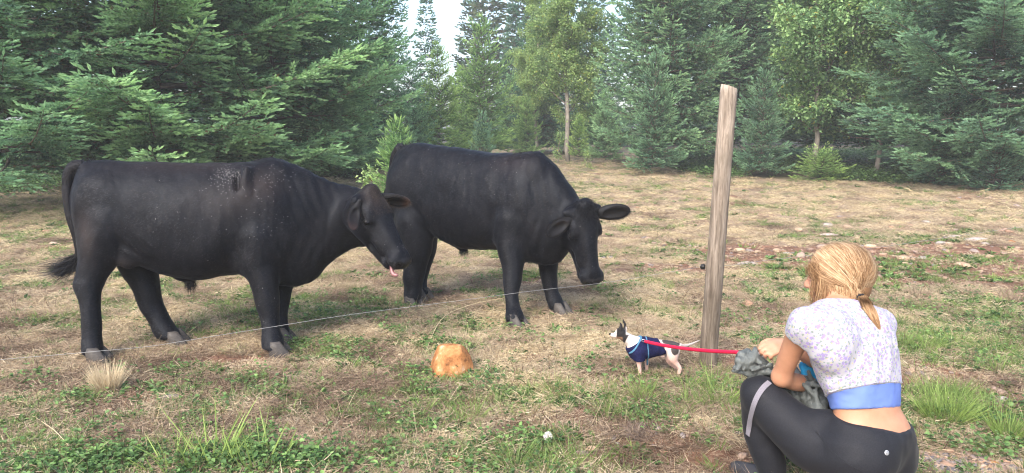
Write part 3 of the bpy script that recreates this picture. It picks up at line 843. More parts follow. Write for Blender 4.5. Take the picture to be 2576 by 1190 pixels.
FIRB = foliage_material('blue_green_needles', (.075, .155, .095), (.31, .52, .31))
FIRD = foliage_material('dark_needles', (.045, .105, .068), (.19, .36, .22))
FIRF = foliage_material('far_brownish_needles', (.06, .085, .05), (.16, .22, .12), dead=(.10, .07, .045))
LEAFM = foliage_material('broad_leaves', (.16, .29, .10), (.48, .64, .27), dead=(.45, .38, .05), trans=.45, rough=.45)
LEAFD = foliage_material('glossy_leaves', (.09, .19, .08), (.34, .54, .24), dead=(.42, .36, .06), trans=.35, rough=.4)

def place_fir(proto, loc, label, m, rot=0, scale=1.0, group=None, name='fir_tree', cat='tree', tilt=(0, 0), zs=1.0):
    tm, cm, n = proto
    t = thing(name, label, cat, loc, group, rot)
    t.scale = (scale, scale, scale * zs); t.rotation_euler = (tilt[0], tilt[1], rot)
    link('trunk', tm, t)
    c = link('crown', cm, t)
    c.material_slots[0].link = 'OBJECT'; c.material_slots[0].material = m
    return t

def broadleaf(seed, H, R, z0, n_limbs, leaves, leaf=.07, yellow=.06, trunk_r=.05, limb_up=.9, gap=.35, trunk_wob=.04, clump=7):
    rs = np.random.RandomState(seed)
    tz = np.linspace(-.3, H * .96, 12); wob = np.cumsum(rs.randn(12, 2) * trunk_wob, 0)
    tr = np.stack([wob[:, 0], wob[:, 1], tz], 1); tV, tF = tube(tr, trunk_r * (1 - tz.clip(0) / H) ** .8 + .008, 9)
    limb = MB(); tips = []
    def twig(p, d, L, r, lev):
        m = 6; P = [p]; dd = unit(d)
        for i in range(m):
            dd = unit(dd + rs.randn(3) * .16 + [0, 0, .05 if lev < 2 else -.03]); P.append(P[-1] + dd * L / m)
        P = np.array(P); v_, f_ = tube(P, np.linspace(r, r * .35, m + 1), 5 if lev == 0 else 3, False); limb.add(v_, f_)
        if lev >= 1:
            for q in P[2:]: tips.append((q, dd))
        if lev < 2:
            k = max(3, int(L / (.22 if lev == 0 else .13)))
            for i in range(k):
                t = rs.uniform(.25, 1); q = P[min(int(t * m), m - 1)]
                nd = unit(dd + rs.randn(3) * .75 + [0, 0, .1]); twig(q, nd, L * rs.uniform(.25, .5), r * .45, lev + 1)
    for i in range(n_limbs):
        t = i / n_limbs; z = z0 + (H * .93 - z0) * t ** 1.05; a = i * 2.4 + rs.randn() * .4
        Lb = R * (1 - t ** 2.2 * .75) * rs.uniform(.6, 1.1) * (.7 + .6 * min(t * 3, .5))
        p = np.array([np.interp(z, tz, tr[:, 0]), np.interp(z, tz, tr[:, 1]), z])
        twig(p, np.array([math.cos(a), math.sin(a), limb_up * rs.uniform(.4, 1.1)]), Lb, .012 + .008 * Lb, 0)
    TP = np.array([q for q, d in tips]); n = leaves
    i = rs.randint(0, len(TP), n); P = TP[i] + rs.randn(n, 3) * leaf * 1.1
    D = rs.randn(n, 3) * [1, 1, .5] + [0, 0, -.5]; D /= np.linalg.norm(D, axis=1)[:, None]
    up_ = rs.randn(n, 3) * .55 + [0, 0, 1]; S = np.cross(D, up_); S /= np.linalg.norm(S, axis=1)[:, None] + 1e-6
    L = leaf * rs.uniform(.65, 1.3, n)[:, None]; nn = np.cross(S, D)
    V = np.stack([P, P + D * L * .45 + S * L * .30 + nn * L * .06, P + D * L, P + D * L * .45 - S * L * .30 + nn * L * .06], 1).reshape(-1, 3)
    F = np.arange(n * 4).reshape(-1, 4)
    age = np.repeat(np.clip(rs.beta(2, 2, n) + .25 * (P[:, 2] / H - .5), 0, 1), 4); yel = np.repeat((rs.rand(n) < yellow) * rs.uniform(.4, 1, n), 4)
    tm = mk_mesh('trunk', tV, tF, PALEBARK)
    return tm, crown_mesh('crown', V, F, age, yel, limb), n

if 'notree' not in TEST:
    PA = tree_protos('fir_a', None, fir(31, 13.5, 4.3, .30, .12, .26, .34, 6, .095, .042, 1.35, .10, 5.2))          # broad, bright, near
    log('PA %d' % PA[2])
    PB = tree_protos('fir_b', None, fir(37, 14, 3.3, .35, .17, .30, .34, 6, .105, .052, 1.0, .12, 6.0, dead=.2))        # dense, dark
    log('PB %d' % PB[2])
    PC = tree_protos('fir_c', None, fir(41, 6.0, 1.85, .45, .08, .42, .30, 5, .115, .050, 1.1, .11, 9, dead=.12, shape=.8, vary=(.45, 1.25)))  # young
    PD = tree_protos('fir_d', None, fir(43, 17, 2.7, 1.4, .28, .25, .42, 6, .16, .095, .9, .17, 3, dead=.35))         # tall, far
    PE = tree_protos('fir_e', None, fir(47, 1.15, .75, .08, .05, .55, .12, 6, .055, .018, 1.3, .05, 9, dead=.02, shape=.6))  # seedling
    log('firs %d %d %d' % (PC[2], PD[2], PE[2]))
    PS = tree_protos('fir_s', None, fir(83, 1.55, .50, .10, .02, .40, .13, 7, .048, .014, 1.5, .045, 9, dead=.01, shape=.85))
    BA = broadleaf(53, 9.5, 1.9, 1.5, 46, 60000, .085, .035, .085, .9)
    BB = broadleaf(59, 6.5, 2.0, .9, 34, 32000, .095, .025, .06, .8)
    BC = broadleaf(61, 1.5, .5, .3, 8, 500, .09, .02, .014, .8)
    log('broadleaf')
    def G(px, depth): return on_ground(px, depth)
    G1 = 'conifers along the edge of the pasture'
    rad = math.radians
    place_fir(PA, G(425, 14.2), 'huge light green fir behind the left bull, its boughs spreading over its back', FIRM, 0.4, 1.0, G1)
    place_fir(PA, G(30, 12.6), 'broad fir at the left edge of the picture with low sweeping boughs', FIRM, 2.1, .86, G1)
    place_fir(PA, G(700, 16.5), 'fir just right of the huge one, boughs reaching behind the left bull’s shoulder', FIRM, 4.0, .84, G1)
    place_fir(PB, G(250, 20.5), 'dark fir standing behind the two broad firs at the left', FIRD, 1.0, 1.1, G1)
    place_fir(PB, G(600, 22), 'dark fir between the left fir tops, further back', FIRD, 3.0, 1.15, G1)
    place_fir(PB, G(922, 22.0), 'tall dark fir with bare trunk top above the left bull’s head', FIRM, .3, .54, G1, zs=1.7)
    place_fir(PC, G(862, 20.3), 'pointed mid green fir in front of the tall dark one, left of the seedling', FIRM, 1.3, .76, G1)
    place_fir(PC, G(1108, 27), 'bright green fir leaning right above the middle bull’s rump', FIRL, 2.0, .70, G1, tilt=(0, rad(4)))
    place_fir(PC, G(1030, 24), 'small fir tucked beneath the tall dark fir, left of the leaning one', FIRM, 5.0, .60, G1)
    place_fir(PC, G(1215, 30), 'yellowish green young fir with a spiky open top above the middle bull’s back', FIRL, .6, .92, G1)
    for px, d, sc_, m_, lb in ((1325, 30, .44, FIRL, 'short bright fir in the gap left of the slender leafy tree'), (1525, 26.5, .46, FIRM, 'short fir between the slender leafy tree and the massive dark fir'), (1160, 33, .62, FIRL, 'light green young fir low behind the middle bull’s hip'), (1285, 35, .66, FIRM, 'mid green young fir left of the slender leafy tree'), (1060, 27, .52, FIRM, 'low full fir over the middle bull’s tail head'), (1375, 40, .62, FIRD, 'dark low fir right behind the slender leafy tree'), (1500, 33, .60, FIRM, 'mid green young fir right of the slender leafy tree'), (820, 24, .62, FIRM, 'young fir over the left bull’s withers'), (905, 25, .50, FIRL, 'short fir over the left bull’s neck')):
        place_fir(PC, G(px, d), lb, m_, px * .37, sc_, G1, zs=.95)
    place_fir(PD, G(1076, 47), 'dark far pointed fir standing alone in the sky gap', FIRD, .3, .56, G1)
    place_fir(PD, G(1182, 50), 'slim far fir right of the sky gap', FIRF, 1.3, .62, G1)
    place_fir(PD, G(1235, 48), 'tall brownish far fir behind the yellowish young one', FIRF, 2.3, .80, G1)
    place_fir(PD, G(1320, 52), 'far brownish fir left of the birch crown', FIRF, 3.3, .80, G1)
    place_fir(PD, G(820, 40), 'tall far fir behind the pointed mid green one', FIRD, 4.3, .85, G1)
    place_fir(PD, G(955, 44), 'far fir between the tall dark fir and the sky gap', FIRD, 5.3, .50, G1)
    place_fir(PD, G(700, 38), 'far fir showing between the left crowns', FIRF, 5.8, .9, G1)
    place_fir(PB, G(1680, 22.5), 'massive dark blue green fir left of the fence post', FIRB, 2.2, .76, G1, zs=1.3)
    place_fir(PB, G(1655, 27), 'dark fir behind the massive one left of the post', FIRD, .2, .72, G1, zs=1.3)
    place_fir(PC, G(1640, 21.0), 'mid sized fir with pale tips close left of the fence post', FIRB, 1.7, .58, G1)
    place_fir(PC, G(1912, 20.6), 'light green young fir with grey trunk right of the post', FIRB, 3.7, .50, G1)
    place_fir(PB, G(1850, 27), 'dark fir behind the fence post top', FIRB, 4.1, 1.0, G1)
    place_fir(PB, G(2150, 25), 'very dark fir behind the leafy tree, above the crouching person', FIRD, 5.1, 1.1, G1)
    place_fir(PB, G(2290, 22.5), 'dark fir between the leafy tree and the right hand fir', FIRD, .9, 1.0, G1)
    place_fir(PB, G(2010, 30), 'darkest fir far behind the leafy tree', FIRD, 2.9, 1.05, G1)
    place_fir(PA, G(2475, 17.2), 'broad blue green fir at the right with pale upswept tips', FIRB, 5.2, .86, G1)
    place_fir(PA, G(2700, 18.5), 'broad fir cut by the right edge of the picture', FIRB, 1.2, .9, G1)
    place_fir(PC, G(2370, 17.5), 'young fir leaning out in front of the broad right hand fir', FIRB, 2.5, .52, G1)
    place_fir(PE, G(2065, 19.3), 'small bushy fir on the grass behind the crouching person', FIRL, .4, 1.12, G1, 'fir_bush', zs=.47)
    place_fir(PE, G(2500, 16.6), 'low fir bush under the broad right hand fir', FIRB, 1.4, 1.1, G1, 'fir_bush')
    place_fir(PE, G(2350, 18.0), 'low spreading fir bush left of the right hand fir’s skirt', FIRB, 2.4, .95, G1, 'fir_bush')
    place_fir(PS, G(1000, 10.2), 'bright green fir seedling between the two bulls', FIRL, .3, 1.0, 'seedlings in the pasture', 'fir_seedling')
    place_fir(PS, G(1213, 19.5), 'bluish seedling top showing over the middle bull’s back', FIRB, 1.3, .95, 'seedlings in the pasture', 'fir_seedling', zs=1.2)
    place_fir(PS, G(1456, 27), 'pale green seedling right of the birch trunk', FIRL, 2.3, 1.0, 'seedlings in the pasture', 'fir_seedling', zs=1.1)
    place_fir(BA, G(1430, 27.5), 'slender light green broadleaf tree with a grey trunk between the fir groups', LEAFM, 0, 1.0, 'leafy trees among the firs', 'birch_tree')
    place_fir(BA, G(1350, 33), 'light green broadleaf tree partly behind the slender one', LEAFM, 2.0, .85, 'leafy trees among the firs', 'birch_tree')
    place_fir(BB, G(2050, 21.0), 'leafy hazel like tree with yellow flecks above the crouching person', LEAFD, 0, 1.15, 'leafy trees among the firs', 'hazel_tree')
    place_fir(BB, G(2200, 21.5), 'leafy tree right of the one with yellow flecks, mingling with dark firs', LEAFD, 1.6, 1.05, 'leafy trees among the firs', 'hazel_tree')
    place_fir(BB, G(1830, 31), 'pale leafy crown high behind the fence post', LEAFM, 2.6, 1.5, 'leafy trees among the firs', 'hazel_tree')
    place_fir(BB, G(745, 24), 'yellow green broadleaf crown showing above the left firs', LEAFM, 4.6, 1.25, 'leafy trees among the firs', 'hazel_tree')
    place_fir(BC, G(944, 11.3), 'little leafy shrub with thin stem left of the seedling', LEAFM, 0, .55, 'small shrubs in the pasture', 'shrub', 'shrub')
    place_fir(BC, G(1478, 22.5), 'low yellow green shrub in front of the birch', LEAFM, 1, .45, 'small shrubs in the pasture', 'shrub', 'shrub')
    place_fir(BC, G(1405, 26), 'bare twiggy shrub at the foot of the birch', LEAFM, 2, .8, 'small shrubs in the pasture', 'shrub', 'shrub')
    # bare lower stems standing in the shade between the birch and the massive fir
    rs = np.random.RandomState(3)
    for i, px in enumerate((1290, 1312, 1335, 1352, 1371, 1388, 1404, 1470, 1500, 1526)):
        d = 34 + rs.rand() * 7; h = 9 + rs.rand() * 3
        place_fir(PD, G(px, d), ('thin dark shaded fir, %s of the slender birch trunk' % ['seventh to the left', 'sixth to the left', 'fifth to the left', 'fourth to the left', 'third to the left', 'second to the left', 'nearest on the left', 'nearest on the right', 'second to the right', 'third to the right'][i]), FIRD, rs.rand() * 6, .38 + .1 * rs.rand(), 'shaded thin firs behind the birch')
    # far wood that reads as one mass
    tm, lm, V, F, A, X = fir(71, 16, 3.4, .6, .3, .25, .7, 5, .26, .15, .7, .34, 2, dead=.2)
    VV, FF, AA, XX = [], [], [], []; nv = 0
    for i in range(46):
        px = -350 + i * 72 + rs.uniform(-20, 20); d = rs.uniform(50, 64)
        if 1000 < px < 1180 or 1470 < px < 1570: d += 14; sc_ = rs.uniform(.30, .36)
        else: sc_ = rs.uniform(.72, 1.05)
        g = G(px, d); a = rs.rand() * 6.28; R_ = np.array([[math.cos(a), -math.sin(a), 0], [math.sin(a), math.cos(a), 0], [0, 0, 1]])
        VV.append(V @ R_.T * sc_ + g); FF.append(F + nv); nv += len(V); AA.append(A); XX.append(X)
    me = mk_mesh('distant_wood', np.concatenate(VV), np.concatenate(FF), FIRD, False, attr={'age': np.concatenate(AA), 'dead': np.concatenate(XX)})
    tag(link('distant_wood', me), 'dark mass of far conifers closing the view behind the pasture', 'wood', kind='stuff')
    log('wood %d' % len(F))
# ---------------------------------------------------------------- pasture
PPX = {}
def region(px, py, rx, ry=None):
    """soft patch of ground centred under a picture position, radii in metres -> function of x, y"""
    g = gpt(px, py); ry = ry or rx
    return lambda x, y: np.exp(-(((x - g[0]) / rx) ** 2 + ((y - g[1]) / ry) ** 2))
_soil = [region(2330, 690, 1.7, .75), region(2150, 635, 1.3, .8), region(2520, 650, 1.4, 1.0), region(1650, 1155, .44, .22), region(1610, 1095, .24, .12), region(1470, 1130, .15, .08), region(1800, 1110, .2, .08), region(560, 905, .35, .10), region(600, 1060, .3, .08), region(2330, 960, .35, .14), region(2530, 1010, .35, .15), region(900, 940, .3, .07), region(1900, 630, 1.2, .6)]
_lush = [region(330, 1180, .85, .13), region(700, 1175, .5, .12), region(1000, 1150, .35, .15), region(1600, 1030, .4, .12), region(1810, 980, .25, .12), region(2380, 900, .55, .30), region(2380, 1030, .22, .12), region(2550, 900, .5, .4), region(1380, 1120, .25, .1), region(2300, 660, 1.2, .25), region(2500, 700, 1.0, .3), region(2200, 600, 1.5, .6), region(1050, 1080, .3, .14), region(30, 540, 1.6, 1.2), region(2000, 700, .5, .2), region(1150, 1010, .3, .14), region(2450, 780, .8, .4)]
_gravel = [region(2470, 1185, .55, .17), region(2360, 1150, .25, .08), region(2560, 1100, .3, .1)]
def f_soil(x, y):
    v = 0
    for r in _soil: v = np.maximum(v, r(x, y))
    n = fbm(x, y, .55, 31)
    return np.clip(smooth01((v - .20 + (n - .5) * 1.5) / .3) + .9 * smooth01((n - .63) / .08) * (y < 9) + .75 * smooth01((fbm(x, y, .30, 33) - .53) / .06) * smooth01((5.2 - y) / 1.5), 0, 1)
def f_gravel(x, y):
    v = 0
    for r in _gravel: v = np.maximum(v, r(x, y))
    return smooth01((v - .30 + (fbm(x, y, .3, 77) - .5) * .6) / .3)
def f_green(x, y):
    v = 0
    for r in _lush: v = np.maximum(v, r(x, y))
    n = fbm(x, y, .50, 11); m = fbm(x, y, 2.4, 15)
    near = smooth01((4.2 - y) / 1.2)
    n2 = fbm(x, y, .13, 91, 3); base = smooth01((n * (.62 - .25 * near) + n2 * (.38 + .25 * near) + .28 * (m - .5) - .518 + .015 * near) / .05)
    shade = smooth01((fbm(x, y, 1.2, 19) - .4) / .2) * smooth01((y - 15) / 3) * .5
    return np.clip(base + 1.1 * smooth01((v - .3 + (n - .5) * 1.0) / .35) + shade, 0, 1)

def f_litter(x, y):
    """bare needle litter under the trees; the grassy gap between the two groups stays open"""
    ang = x / np.maximum(y, 1); n = fbm(x, y, 2.2, 97)
    edge = np.where(ang < -.12, 19.5 + 9 * smooth01((-.12 - ang) / -.25 + 1) * 0 - 4.5 * smooth01((-ang - .25) / .3), np.where(ang > .14, 20.8 - 3.2 * smooth01((ang - .14) / .4), 38))
    edge = edge + (45 * np.exp(-((ang - .02) / .15) ** 4))
    return smooth01((y - edge + (n - .5) * 4) / 1.6)
if 'noground' not in TEST:
    HAZE = True
    # ground sheet: finer near the camera, reaching past the far wood
    ys = np.concatenate([np.arange(-6, 2, .5), np.arange(2, 9, .045), np.geomspace(9, 160, 130)])
    xu = np.concatenate([-np.geomspace(1.0, 30, 60)[::-1], np.linspace(-1, 1, 250)[1:-1], np.geomspace(1.0, 30, 60)])
    Y, U = np.meshgrid(ys, xu, indexing='ij'); X = np.clip(U * np.maximum(4.0, np.maximum(Y, 0) * .75), -150 - 0 * U, 150)
    X = U * np.minimum(np.maximum(4.0, np.maximum(Y, 0) * .75), 5.0 + 0 * U)
    Z = terrain(X, Y) + (Y < 9) * .010 * (fbm(X, Y, .07, 41, 2) - .5) * np.clip((9 - Y) / 3, 0, 1)
    Z = Z + f_soil(X, Y) * (.028 * (fbm(X, Y, .16, 43, 3) - .5)) * (Y < 9)
    V = np.stack([X.ravel(), Y.ravel(), Z.ravel()], 1); n0, n1 = X.shape
    i = (np.arange(n0 - 1)[:, None] * n1 + np.arange(n1 - 1)[None]).ravel()
    Fq = np.stack([i, i + 1, i + 1 + n1, i + n1], 1)
    so_, gr_ = f_soil(V[:, 0], V[:, 1]), f_green(V[:, 0], V[:, 1])
    gv = f_gravel(V[:, 0], V[:, 1]); lt = f_litter(V[:, 0], V[:, 1])
    m, nt, b = mat('pasture_ground', .92, .15)
    a1 = N(nt, 'ShaderNodeAttribute', attribute_name='soil'); a2 = N(nt, 'ShaderNodeAttribute', attribute_name='green'); a3 = N(nt, 'ShaderNodeAttribute', attribute_name='stony')
    nA = noise(nt, 26, 6, .7); nB = noise(nt, 3, 4, .6); nC = noise(nt, 90, 4, .7, vscale=(1, .6, 1))
    dry = ramp(nt, nC.outputs[0], [(.25, (.11, .075, .055)), (.5, (.30, .225, .165)), (.75, (.55, .46, .35))])
    soil = ramp(nt, nA.outputs[0], [(.25, (.09, .048, .034)), (.5, (.22, .125, .09)), (.8, (.38, .25, .19))])
    nD = noise(nt, 5.5, 6, .75); sv = ramp(nt, nD.outputs[0], [(.32, (.55, .50, .48)), (.5, (.95, .92, .9)), (.72, (1.5, 1.4, 1.25))]); soilc = mixc(nt, 1.0, soil.outputs[0], sv.outputs[0], 'MULTIPLY')
    grn = ramp(nt, nC.outputs[0], [(.3, (.05, .065, .02)), (.7, (.17, .19, .07))])
    grav = ramp(nt, noise(nt, 60, 3).outputs[0], [(.3, (.17, .14, .12)), (.7, (.36, .30, .26))])
    c = mixc(nt, a2.outputs['Fac'], dry.outputs[0], grn.outputs[0])
    c = mixc(nt, a1.outputs['Fac'], c, soilc); c = mixc(nt, a3.outputs['Fac'], c, grav.outputs[0])
    a4 = N(nt, 'ShaderNodeAttribute', attribute_name='litter'); lit = ramp(nt, nA.outputs[0], [(.3, (.030, .024, .016)), (.7, (.085, .075, .040))]); c = mixc(nt, a4.outputs['Fac'], c, lit.outputs[0])
    r2 = ramp(nt, nB.outputs[0], [(.3, (.85, .85, .85)), (.7, (1.12, 1.08, 1.0))])
    c = mixc(nt, 1.0, c, r2.outputs[0], 'MULTIPLY'); nt.links.new(c, b.inputs['Base Color'])
    bump(nt, b, nC.outputs[0], .6, .02)
    g = link('ground', mk_mesh('ground', V, Fq, m, True, attr={'soil': so_, 'green': gr_ * .8, 'stony': gv, 'litter': lt})); g['kind'] = 'structure'

    # ---- plants, a few small source meshes each, instanced over the pasture as uncountable stuff
    def leafy(name, lo, hi, rough=.55, trans=.3, extra=None):
        m, nt, b = mat(name, rough, .3)
        a = N(nt, 'ShaderNodeAttribute', attribute_name='age'); t_ = N(nt, 'ShaderNodeAttribute', attribute_name='tint', attribute_type='INSTANCER')
        c = mixc(nt, a.outputs['Fac'], lo, hi)
        r = ramp(nt, t_.outputs['Fac'], extra or [(0, (.62, .62, .62)), (.5, (1, 1, 1)), (1, (1.3, 1.25, 1.15))])
        c = mixc(nt, 1.0, c, r.outputs[0], 'MULTIPLY'); nt.links.new(c, b.inputs['Base Color'])
        t = N(nt, 'ShaderNodeBsdfTranslucent'); nt.links.new(c, t.inputs[0]); mx = N(nt, 'ShaderNodeMixShader'); mx.inputs[0].default_value = trans
        nt.links.new(b.outputs[0], mx.inputs[1]); nt.links.new(t.outputs[0], mx.inputs[2]); nt.links.new(mx.outputs[0], nt.nodes['Material Output'].inputs[0])
        return m
    STRAW = leafy('straw', (.31, .25, .17), (.65, .57, .43), .6, .25, [(0, (.34, .27, .25)), (.35, (.78, .68, .64)), (.7, (1.05, 1.0, .92)), (1, (1.25, 1.18, 1.0))])
    GRASS = leafy('green_grass', (.075, .13, .035), (.28, .40, .12), .5, .35)
    WEED = leafy('weed_leaves', (.05, .105, .035), (.20, .34, .11), .45, .3)
    TWIG = leafy('dead_stems', (.07, .045, .03), (.17, .11, .075), .8, 0)

    def tuft(rs, n, R, L, Wd, spread, segs=2, flat=0.0, droop=.5, rnd=.35):
        a = rs.rand(n) * 6.283; r = R * np.sqrt(rs.rand(n)); P = np.stack([np.cos(a) * r, np.sin(a) * r, np.zeros(n) - .004], 1)
        d = np.stack([np.cos(a), np.sin(a), np.zeros(n)], 1) * spread + rs.randn(n, 3) * [rnd, rnd, .1] * spread; d[:, 2] = 1 - flat; d[:, 2] += rs.uniform(0, .25, n)
        d /= np.linalg.norm(d, axis=1)[:, None]
        l = L * rs.uniform(.45, 1.15, n); b = np.stack([d[:, 0], d[:, 1], -np.ones(n) * .9], 1) * (droop * l * rs.uniform(.2, 1, n))[:, None] + rs.randn(n, 3) * L * .08
        b[:, 2] = np.maximum(b[:, 2], -d[:, 2] * l * .95)
        V, F = strands(P, d, l, Wd * rs.uniform(.7, 1.3, n), segs=segs, bend=b)
        k = 2 * segs + 1; age = np.repeat(rs.rand(n), k) * .7 + np.tile(np.linspace(0, .3, k), n)
        return V, F, age
    def mat_patch(rs, n, R, L, Wd):
        P = np.stack([rs.uniform(-R, R, n), rs.uniform(-R, R, n), rs.uniform(0.0, .018, n)], 1); a = rs.rand(n) * 6.283
        d = np.stack([np.cos(a), np.sin(a), rs.uniform(-.1, .35, n)], 1); l = L * rs.uniform(.4, 1.2, n)
        V, F = strands(P, d, l, Wd * rs.uniform(.6, 1.3, n), side=np.tile([0, 0, 1.], (n, 1)) + rs.randn(n, 3) * .6, segs=2, bend=rs.randn(n, 3) * [.02, .02, .012])
        return V, F, np.repeat(rs.rand(n), 5)
    def leaf_quads(P, D, L, Wr, rs, fold=.10, up=None):
        n = len(P); D = D / np.linalg.norm(D, axis=1)[:, None]; U = np.tile([0, 0, 1.], (n, 1)) + rs.randn(n, 3) * .35
        S = np.cross(D, U); S /= np.linalg.norm(S, axis=1)[:, None]; Nn = np.cross(S, D); L = L[:, None]
        Nn = Nn * np.sign(Nn[:, 2:3] + 1e-6)
        V = np.stack([P, P + D * L * .3 + S * L * Wr * .9 + Nn * L * fold, P + D * L * .7 + S * L * Wr * .8 + Nn * L * fold, P + D * L - [0, 0, .15] * L,
                      P + D * L * .7 - S * L * Wr * .8 + Nn * L * fold, P + D * L * .3 - S * L * Wr * .9 + Nn * L * fold], 1).reshape(-1, 3)
        b = np.arange(n) * 6; F = np.concatenate([np.stack([b, b + 1, b + 2], 1), np.stack([b, b + 2, b + 3], 1), np.stack([b, b + 3, b + 4], 1), np.stack([b, b + 4, b + 5], 1)])
        return V, F, np.repeat(rs.rand(n), 6)
    def rosette(rs, n, L, Wr, tilt=.35):
        a = np.arange(n) * 2.4 + rs.rand(n); d = np.stack([np.cos(a), np.sin(a), rs.uniform(tilt * .3, tilt * 1.8, n)], 1)
        return leaf_quads(np.zeros((n, 3)) + d * .006, d, L * rs.uniform(.5, 1.1, n), Wr, rs)
    def sprig(rs, n, R, h, L, Wr):
        P = np.stack([rs.randn(n) * R, rs.randn(n) * R, rs.uniform(.1, 1, n) * h], 1); a = rs.rand(n) * 6.283
        d = np.stack([np.cos(a), np.sin(a), rs.uniform(-.3, .4, n)], 1)
        return leaf_quads(P, d, L * rs.uniform(.6, 1.2, n), Wr, rs)
    def col_of(name, items):
        col = bpy.data.collections.new(name)
        for i, ((V, F, A), m_) in enumerate(items):
            me = mk_mesh('%s_%02d' % (name, i), V, F, m_, False, attr={'age': np.clip(A, 0, 1)})
            col.objects.link(bpy.data.objects.new('%s_%02d' % (name, i), me))
        return col
    def scatter(name, col, nvar, P, scale, tint, label, cat, seed, tiltsd=.12, drop=0.0):
        rs = np.random.RandomState(seed); n = len(P)
        me = bpy.data.meshes.new(name); me.vertices.add(n); me.vertices.foreach_set('co', P.astype(np.float32).ravel())
        for k, t, v in (('rot', 'FLOAT_VECTOR', np.stack([rs.randn(n) * tiltsd, rs.randn(n) * tiltsd, rs.rand(n) * 6.283], 1)), ('size', 'FLOAT', scale), ('tint', 'FLOAT', tint)):
            a = me.attributes.new(k, t, 'POINT'); a.data.foreach_set('vector' if t == 'FLOAT_VECTOR' else 'value', np.asarray(v, np.float32).ravel())
        a = me.attributes.new('pick', 'INT', 'POINT'); a.data.foreach_set('value', rs.randint(0, nvar, n).astype(np.int32))
        o = link(name, me); tag(o, label, cat, kind='stuff')
        ng = bpy.data.node_groups.new(name + '_scatter', 'GeometryNodeTree')
        ng.interface.new_socket('Geometry', in_out='INPUT', socket_type='NodeSocketGeometry'); ng.interface.new_socket('Geometry', in_out='OUTPUT', socket_type='NodeSocketGeometry')
        gi = ng.nodes.new('NodeGroupInput'); go = ng.nodes.new('NodeGroupOutput'); io = ng.nodes.new('GeometryNodeInstanceOnPoints')
        ci = ng.nodes.new('GeometryNodeCollectionInfo'); ci.inputs[0].default_value = col; ci.inputs['Separate Children'].default_value = True; ci.inputs['Reset Children'].default_value = True
        def na(nm, t):
            q = ng.nodes.new('GeometryNodeInputNamedAttribute'); q.data_type = t; q.inputs['Name'].default_value = nm; return q.outputs['Attribute']
        L_ = ng.links.new
        mtp = ng.nodes.new('GeometryNodeMeshToPoints')
        L_(gi.outputs[0], mtp.inputs['Mesh']); L_(mtp.outputs[0], io.inputs['Points']); L_(ci.outputs[0], io.inputs['Instance'])
        io.inputs['Pick Instance'].default_value = True
        L_(na('pick', 'INT'), io.inputs['Instance Index']); L_(na('rot', 'FLOAT_VECTOR'), io.inputs['Rotation']); L_(na('size', 'FLOAT'), io.inputs['Scale'])
        L_(io.outputs[0], go.inputs[0])
        md = o.modifiers.new('scatter', 'NODES'); md.node_group = ng
        return o
    def field_points(rs, dens, y0, y1, wfun, jit=1.0):
        """random ground points in the viewed wedge (with a margin), kept with probability wfun"""
        out = []
        n = int(dens * 6000)
        # sample depth so that point density falls with distance
        u = rs.rand(n); y = 1 / (1 / y0 + u * (1 / y1 - 1 / y0)) if True else 0
        x = rs.uniform(-1, 1, n) * (y * .78 + .55)
        k = rs.rand(n) < wfun(x, y)
        x, y = x[k], y[k]
        return np.stack([x, y, terrain(x, y)], 1)
    gz = lambda P: smooth01((P[:, 1] - 3) / 22) * 1.5 + 1     # coarser tufts further out
    rs = np.random.RandomState(101)
    keep = lambda x, y: (1 - .97 * f_gravel(x, y)) * (1 - .96 * f_litter(x, y))
    cm_ = col_of('straw_mat', [(mat_patch(rs, 95, .08, .050, .0028), STRAW) for _ in range(6)])
    cd = col_of('dry_tuft', [(tuft(rs, 54, .035, .050, .0025, 1.0, 2, .45, .5), STRAW) for _ in range(6)])
    cg = col_of('green_tuft', [(tuft(rs, 30, .030, .058, .0046, .9, 2, .35, .5), GRASS) for _ in range(6)])
    cw = col_of('rosette', [(rosette(rs, 15, .060, .11), WEED) for _ in range(4)] + [(rosette(rs, 11, .045, .20, .5), WEED) for _ in range(3)])
    cs = col_of('sprig', [(sprig(rs, 40, .050, .050, .020, .36), WEED) for _ in range(5)])
    cl = col_of('long_tuft', [(tuft(rs, 44, .055, .24, .0048, .55, 4, .0, .85, .75), GRASS) for _ in range(5)])
    ct = col_of('dead_stem', [(tuft(rs, 4, .03, .12, .0028, .5, 2, .2, .2), TWIG) for _ in range(4)])
    cds = col_of('dry_stalk', [(tuft(rs, 3, .03, .20, .0020, .7, 3, .3, .5), STRAW) for _ in range(4)])
    ssup = lambda x, y: f_soil(x, y) * (.4 + .5 * (y < 4.5))
    far = lambda y: smooth01((y - 4) / 12)
    P = field_points(rs, 6.5, 2.5, 34, lambda x, y: keep(x, y) * (1 - .84 * f_soil(x, y)) * (1 - .45 * f_green(x, y)))
    scatter('matted_straw', cm_, 6, P, gz(P) * rs.uniform(.7, 1.3, len(P)), np.clip(fbm(P[:, 0], P[:, 1], .30, 51) * 2.2 - .62 + .26 * far(P[:, 1]) + rs.randn(len(P)) * .13, 0, 1), 'flattened bleached straw covering the pasture', 'straw', 1)
    print('straw', len(P))
    P = field_points(rs, 6.5, 2.5, 34, lambda x, y: keep(x, y) * np.clip(smooth01((fbm(x, y, .3, 61) - .46) / .10), .12, 1) * (1 - .92 * f_soil(x, y)) * (1 - .6 * f_green(x, y)))
    scatter('dry_grass', cd, 6, P, gz(P) ** .8 * rs.uniform(.6, 1.35, len(P)), np.clip(fbm(P[:, 0], P[:, 1], .3, 61) * 2.0 - .45 + .22 * far(P[:, 1]) + rs.randn(len(P)) * .15, 0, 1), 'short bristly dry grass standing in clumps over the pasture', 'dry grass', 2)
    print('dry', len(P))
